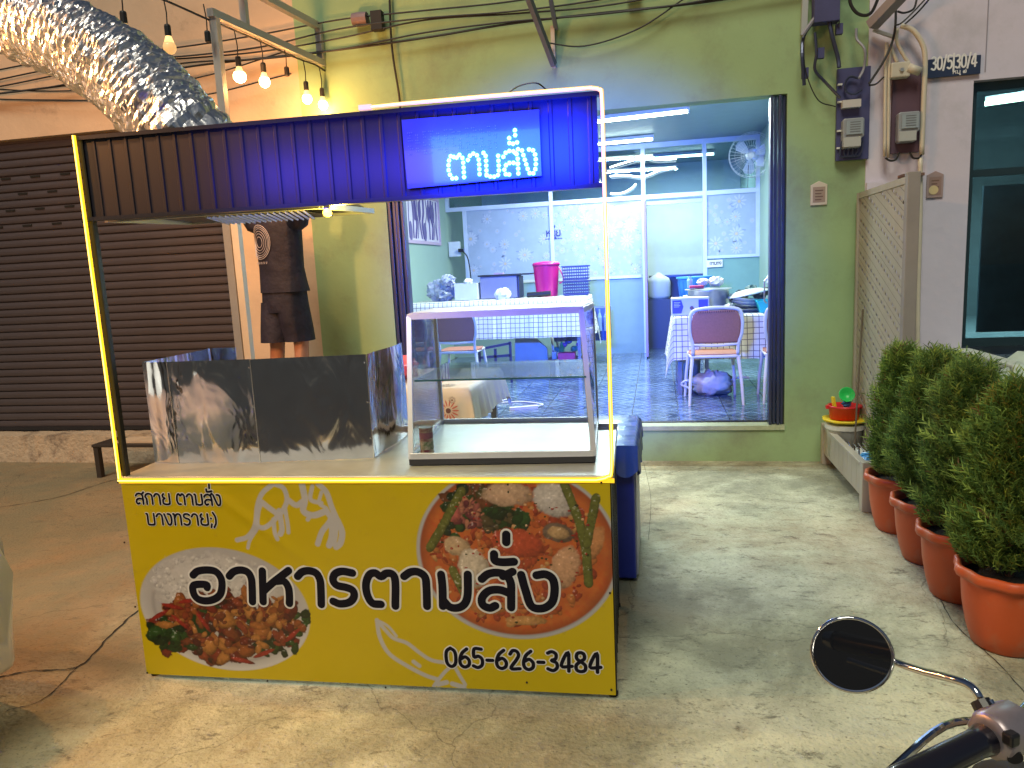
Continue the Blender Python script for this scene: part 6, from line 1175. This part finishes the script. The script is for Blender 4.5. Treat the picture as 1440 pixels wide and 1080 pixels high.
def cypress(cx, cy, h0, h1, rad_, seed, nf, lab, yel=0.):
    t = thing('potted_cypress', lab, 'potted plant', (cx,cy,0), 'potted cypresses lined up along the terrace'); P0 = Vector((cx,cy,0)); wob = lambda a, z: 1+(.028*math.cos(a*10) if z > .285 else 0)
    part('pot', MB().lathe([(.112,.002),(.122,.01),(.142,.08),(.158,.17),(.166,.27),(.168,.288),(.186,.292),(.192,.305),(.190,.330),(.180,.335),(.168,.333),(.164,.30),(.155,.20)], P0, 60, None, wob), terra, t, smooth=True); part('soil', MB().lathe([(.164,.285),(.10,.292),(.01,.295)], P0, 24), soil, t)
    r = random.Random(seed); g = np.random.default_rng(seed); part('trunk', MB().tube(catmull([(cx,cy,.28),(cx+.01,cy,.45),(cx-.01,cy+.01,.7),(cx,cy,h1-.25)], 4), [.016]*4+[.013]*4+[.009]*4+[.005], 8), mat('cypress_bark', (.10,.06,.035), .9), t)
    lobes = [(r.uniform(-.36,.36)*rad_*(1-k/12), r.uniform(-.36,.36)*rad_*(1-k/12), h0+(h1-h0)*(k+.5)/9, rad_*r.uniform(.62,1.02)*[.78,.95,1.02,1.04,1.0,.92,.80,.66,.48][k], (h1-h0)*.15) for k in range(9) for _ in range(2)]
    tops = [(r.uniform(-.3,.3)*rad_, r.uniform(-.3,.3)*rad_, h1-.07-r.uniform(0,.14), rad_*.26, .12) for _ in range(5)]; lobes += tops
    VS = []; FS = []; CC = []; off = 0
    for i in range(nf):
        lx, ly, lz, lr, lh = lobes[r.randrange(len(lobes))]; a = r.uniform(0, 2*PI); u = r.uniform(-1, 1); rr_ = r.uniform(.45,1.06)**.5 if r.random() < .88 else r.uniform(.2,.7); q = math.sqrt(1-u*u)
        px_, py_, pz_ = cx+lx+lr*rr_*q*math.cos(a), cy+ly+lr*rr_*q*math.sin(a), lz+lh*rr_*u
        if pz_ < .33: continue
        v, f = FRN[r.randrange(14)]; outw = Vector((math.cos(a)*q*.8+r.uniform(-.35,.35), math.sin(a)*q*.8+r.uniform(-.35,.35), .95+r.uniform(-.35,.3))).normalized()
        R3 = np.array(outw.to_track_quat('Z', 'Y').to_matrix() @ Matrix.Rotation(r.uniform(0, 2*PI), 3, 'Z')); k_ = r.uniform(.9,1.7); VS.append((v*k_)@R3.T+np.array([px_,py_,pz_])); FS.append(f+off); off += len(v)
        yb_ = r.random()**2.2; c0 = np.array([.085,.165,.045])*(1-yb_)+np.array([.33,.44,.09])*yb_
        if r.random() < yel*max(0, (pz_-h0)/(h1-h0)-.2)*1.6: c0 = np.array([.24,.19,.035])
        if r.random() < .025: c0 = np.array([.16,.09,.04])
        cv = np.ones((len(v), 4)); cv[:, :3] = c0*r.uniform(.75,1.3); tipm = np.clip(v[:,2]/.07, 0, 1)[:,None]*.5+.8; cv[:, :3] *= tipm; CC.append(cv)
    V_ = np.concatenate(VS)-np.array(P0); F_2 = np.concatenate(FS); me = bpy.data.meshes.new('foliage'); me.vertices.add(len(V_)); me.vertices.foreach_set('co', V_.astype(np.float32).ravel()); me.loops.add(F_2.size); me.loops.foreach_set('vertex_index', F_2.astype(np.int32).ravel()); me.polygons.add(len(F_2)); me.polygons.foreach_set('loop_start', np.arange(0, F_2.size, 3, dtype=np.int32)); me.polygons.foreach_set('loop_total', np.full(len(F_2), 3, dtype=np.int32)); me.update()
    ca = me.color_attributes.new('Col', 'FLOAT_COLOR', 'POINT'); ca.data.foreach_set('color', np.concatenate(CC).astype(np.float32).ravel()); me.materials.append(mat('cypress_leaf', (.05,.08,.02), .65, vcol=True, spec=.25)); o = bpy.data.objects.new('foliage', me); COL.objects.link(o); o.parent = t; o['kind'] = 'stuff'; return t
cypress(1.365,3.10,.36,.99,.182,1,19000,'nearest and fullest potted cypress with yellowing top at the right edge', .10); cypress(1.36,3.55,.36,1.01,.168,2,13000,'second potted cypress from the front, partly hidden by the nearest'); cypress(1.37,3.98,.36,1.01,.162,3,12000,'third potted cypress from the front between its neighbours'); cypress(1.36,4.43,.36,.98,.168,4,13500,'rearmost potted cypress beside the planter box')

# ================================================================== MOTORBIKE (only its left handlebar end is in view)
MT = thing('motorbike', 'motorbike handlebar with a round chrome mirror at the bottom right corner', 'motorbike', (.62,.95,0)); chr_ = mat('chrome', (.72,.72,.74), .08, 1); gmd = mat('switch_grey', (.36,.31,.34), .38, .55, var=.15, vs=20); mblk = mat('bike_black', (.015,.015,.018), .35)
mc = at(1197,918,1,1.05); nrm = Vector((-.12,-1,.14)).normalized(); rq = Vector((0,0,1)).rotation_difference(nrm).to_matrix()
MR = part('mirror', MB().lathe([(.012,-.028),(.035,-.022),(.05,-.008),(.0548,.004),(.0555,.008),(.052,.0095),(.0505,.0075)], mc, 48, rq), chr_, MT, 'round chrome rear view mirror', smooth=True); part('glass', MB().lathe([(.0515,.0078),(.001,.0080)], mc, 48, rq), mat('mirror_glass', (.012,.013,.017), .04, 0, coat=.6), MR)
hb = at(1398,1035,1,.92); cl = at(1392,992,1,.95)
stem = [mc+Vector((.048,.012,-.012)), at(1290,942,1,1.02), at(1340,955,1,.98), at(1362,963,1,.965), at(1374,975,1,.955), at(1381,990,1,.95)]
part('mirror_stem', MB().tube(catmull(stem, 6), .0052, 10), chr_, MT, smooth=True); part('stem_clamp', MB().tube([at(1378,985,1,.95),at(1397,1018,1,.93)], [.012,.014], 10), mblk, MT); part('clamp_bolt', MB().tube([at(1392,984,1,.945),at(1402,1004,1,.935)], .004, 8), chr_, MT)
grip0, grip1 = at(1240,1112,1,.80), at(1385,1040,1,.90); part('grip', MB().tube([grip0,grip0.lerp(grip1,.05),grip0.lerp(grip1,.9),grip1], [.015,.0175,.0165,.019], 18), mat('grip_rubber', (.012,.012,.02), .28, coat=.3), MT, smooth=True); part('bar_end', MB().tube([grip0+(grip0-grip1).normalized()*.02,grip0], [.012,.0175], 16), chr_, MT)
ax_ = (grip1-grip0).normalized(); h1_ = grip1+ax_*.005; part('switch_housing', MB().tube([h1_,h1_+ax_*.006,h1_+ax_*.05,h1_+ax_*.062], [.024,.030,.031,.022], 10), gmd, MT, smooth=True, bev=.004)
up_ = Vector((0,-.45,.9)).normalized(); part('switch', MB().bar(h1_+ax_*.014-Vector((0,.028,-.012)), h1_+ax_*.030-Vector((0,.030,-.012)), .014, .016), mblk, MT, bev=.003); part('horn_button', MB().tube([h1_+ax_*.034+Vector((-.004,-.024,-.012)), h1_+ax_*.034+Vector((-.004,-.036,-.014))], .009, 14), mblk, MT); part('lever', MB().tube(catmull([h1_+ax_*.04+Vector((0,.03,-.01)), h1_+Vector((-.03,.05,-.02)), grip0+Vector((.02,.055,-.02))], 5), .005, 8), chr_, MT)
bc = h1_+ax_*.30; part('handlebar', MB().tube(catmull([h1_+ax_*.055, h1_+ax_*.16+Vector((0,.02,.01)), bc, bc+Vector((.16,.0,0)), bc+Vector((.34,-.10,-.01))], 6), .011, 10), chr_, MT, smooth=True); part('right_grip', MB().tube([bc+Vector((.34,-.10,-.01)),bc+Vector((.45,-.17,-.02))], .017, 14), mblk, MT)
hc = Vector((bc.x+.08, bc.y+.12, bc.z-.08)); part('headlight', MB().lathe([(.03,-.1),(.08,-.06),(.088,0),(.085,.02),(.02,.03)], hc, 24, Matrix.Rotation(-PI/2, 3, 'X')), mblk, MT, smooth=True)
for s_ in (-1,1): part('fork', MB().tube([(hc.x+s_*.08,hc.y-.08,hc.z),(hc.x+s_*.08,hc.y+.22,.30)], .018, 10), chr_, MT)
wh = part('wheel', MB().lathe([(.24,-.045),(.28,-.04),(.29,0),(.28,.04),(.24,.045)], (hc.x,hc.y+.22,.29), 36, Matrix.Rotation(PI/2, 3, 'Y')), mat('rubber', (0,0,0)), MT, smooth=True); part('hub', MB().lathe([(.05,-.05),(.05,.05)], (hc.x,hc.y+.22,.29), 16, Matrix.Rotation(PI/2, 3, 'Y')), chr_, wh)
part('body', MB().tube([(hc.x,hc.y-.12,.55),(hc.x,hc.y-.35,.45),(hc.x,hc.y-.9,.5),(hc.x,hc.y-1.3,.62)], [.06,.10,.12,.07], 14), mblk, MT, smooth=True); part('seat', MB().box(hc.x-.12,hc.y-1.25,.70,hc.x+.12,hc.y-.65,.78), mblk, MT, bev=.02)
rw = part('wheel', MB().lathe([(.24,-.045),(.28,-.04),(.29,0),(.28,.04),(.24,.045)], (hc.x,hc.y-1.05,.29), 36, Matrix.Rotation(PI/2, 3, 'Y')), mat('rubber', (0,0,0)), MT, smooth=True)

# ================================================================== WHITE CAR (only its front corner shows at the left edge)
CR = thing('parked_car', 'white parked car, only its front corner in view at the left edge', 'car', (-4.2,1.5,0)); cwm = mat('car_white', (.62,.63,.65), .22, coat=.8)
e0 = at(-9,800,1,2.1); xe = e0.x
sec = [(.22,.0),(.30,.03),(.45,.05),(.60,.045),(.72,.02),(.80,-.05),(.84,-.16)]
def car_body(y_half=.80):
    mb = MB(); vs = []; n = 16
    stations = [(0,.02),(-.10,.10),(-.35,.16),(-.9,.2),(-2.4,.2),(-3.6,.16),(-3.95,.04)]
    for k, (dx_, _) in enumerate(stations):
        w = y_half*(.80 if k == 0 else .93 if k == 1 else 1. if k < 5 else .92)
        for z, o in ((.22,0),(.35,.02),(.6,.03),(.78,.0),(.86 if k < 3 else .92,-.10)): vs.append((xe+dx_+ (o if k == 0 else 0), 1.48-w+(.1 if z > .85 else 0)*1.0, z))
        for z, o in ((.86 if k < 3 else .92,-.10),(.78,.0),(.6,.03),(.35,.02),(.22,0)): vs.append((xe+dx_+(o if k == 0 else 0), 1.48+w-(.1 if z > .85 else 0), z))
    m_ = 10; fs = [(i*m_+j, i*m_+(j+1) % m_, (i+1)*m_+(j+1) % m_, (i+1)*m_+j) for i in range(len(stations)-1) for j in range(m_)]
    fs += [tuple(range(m_))[::-1], tuple((len(stations)-1)*m_+j for j in range(m_))]; return mb.add(vs, fs)
o = part('body', car_body(), cwm, CR, smooth=True, bev=.03)
cab_ = MB().add([(xe-1.05,.88,.9),(xe-3.5,.88,.92),(xe-3.5,2.08,.92),(xe-1.05,2.08,.9),(xe-1.7,1.03,1.38),(xe-3.1,1.03,1.40),(xe-3.1,1.93,1.40),(xe-1.7,1.93,1.38)], [(0,1,5,4),(1,2,6,5),(2,3,7,6),(3,0,4,7)]); part('windows', cab_, mat('car_glass', (.02,.025,.03), .08, coat=.5), CR, bev=.02); part('roof', MB().box(xe-3.1,1.03,1.40,xe-1.7,1.93,1.43), cwm, CR, bev=.01)
part('grille', MB().box(xe-.03,1.0,.38,xe+.030,2.0,.58), mat('grille_black', (.01,.01,.012), .4), CR, bev=.015)
part('fog_recess', MB().lathe([(.09,-.02),(.10,.0),(.085,.012),(.04,.004)], (xe-.035,1.93,.52), 20, Matrix.Rotation(rad(60), 3, 'Y')), mat('grille_black', (0,0,0)), CR)
for y in (.82,2.02): part('headlight', MB().box(xe-.16,y-.14,.62,xe+.01,y+.14,.74), mat('lamp_lens', (.30,.32,.34), .1, coat=.8), CR, bev=.03)
for x in (xe-.75, xe-3.2):
    for y in (.78,2.18): w_ = part('wheel', MB().lathe([(.20,-.09),(.29,-.085),(.305,0),(.29,.085),(.20,.09)], (x,y,.305), 32, Matrix.Rotation(PI/2, 3, 'X')), mat('rubber', (0,0,0)), CR, smooth=True); part('rim', MB().lathe([(.05,-.095),(.19,-.092),(.19,.092),(.05,.095)], (x,y,.305), 24, Matrix.Rotation(PI/2, 3, 'X')), chr_, w_)
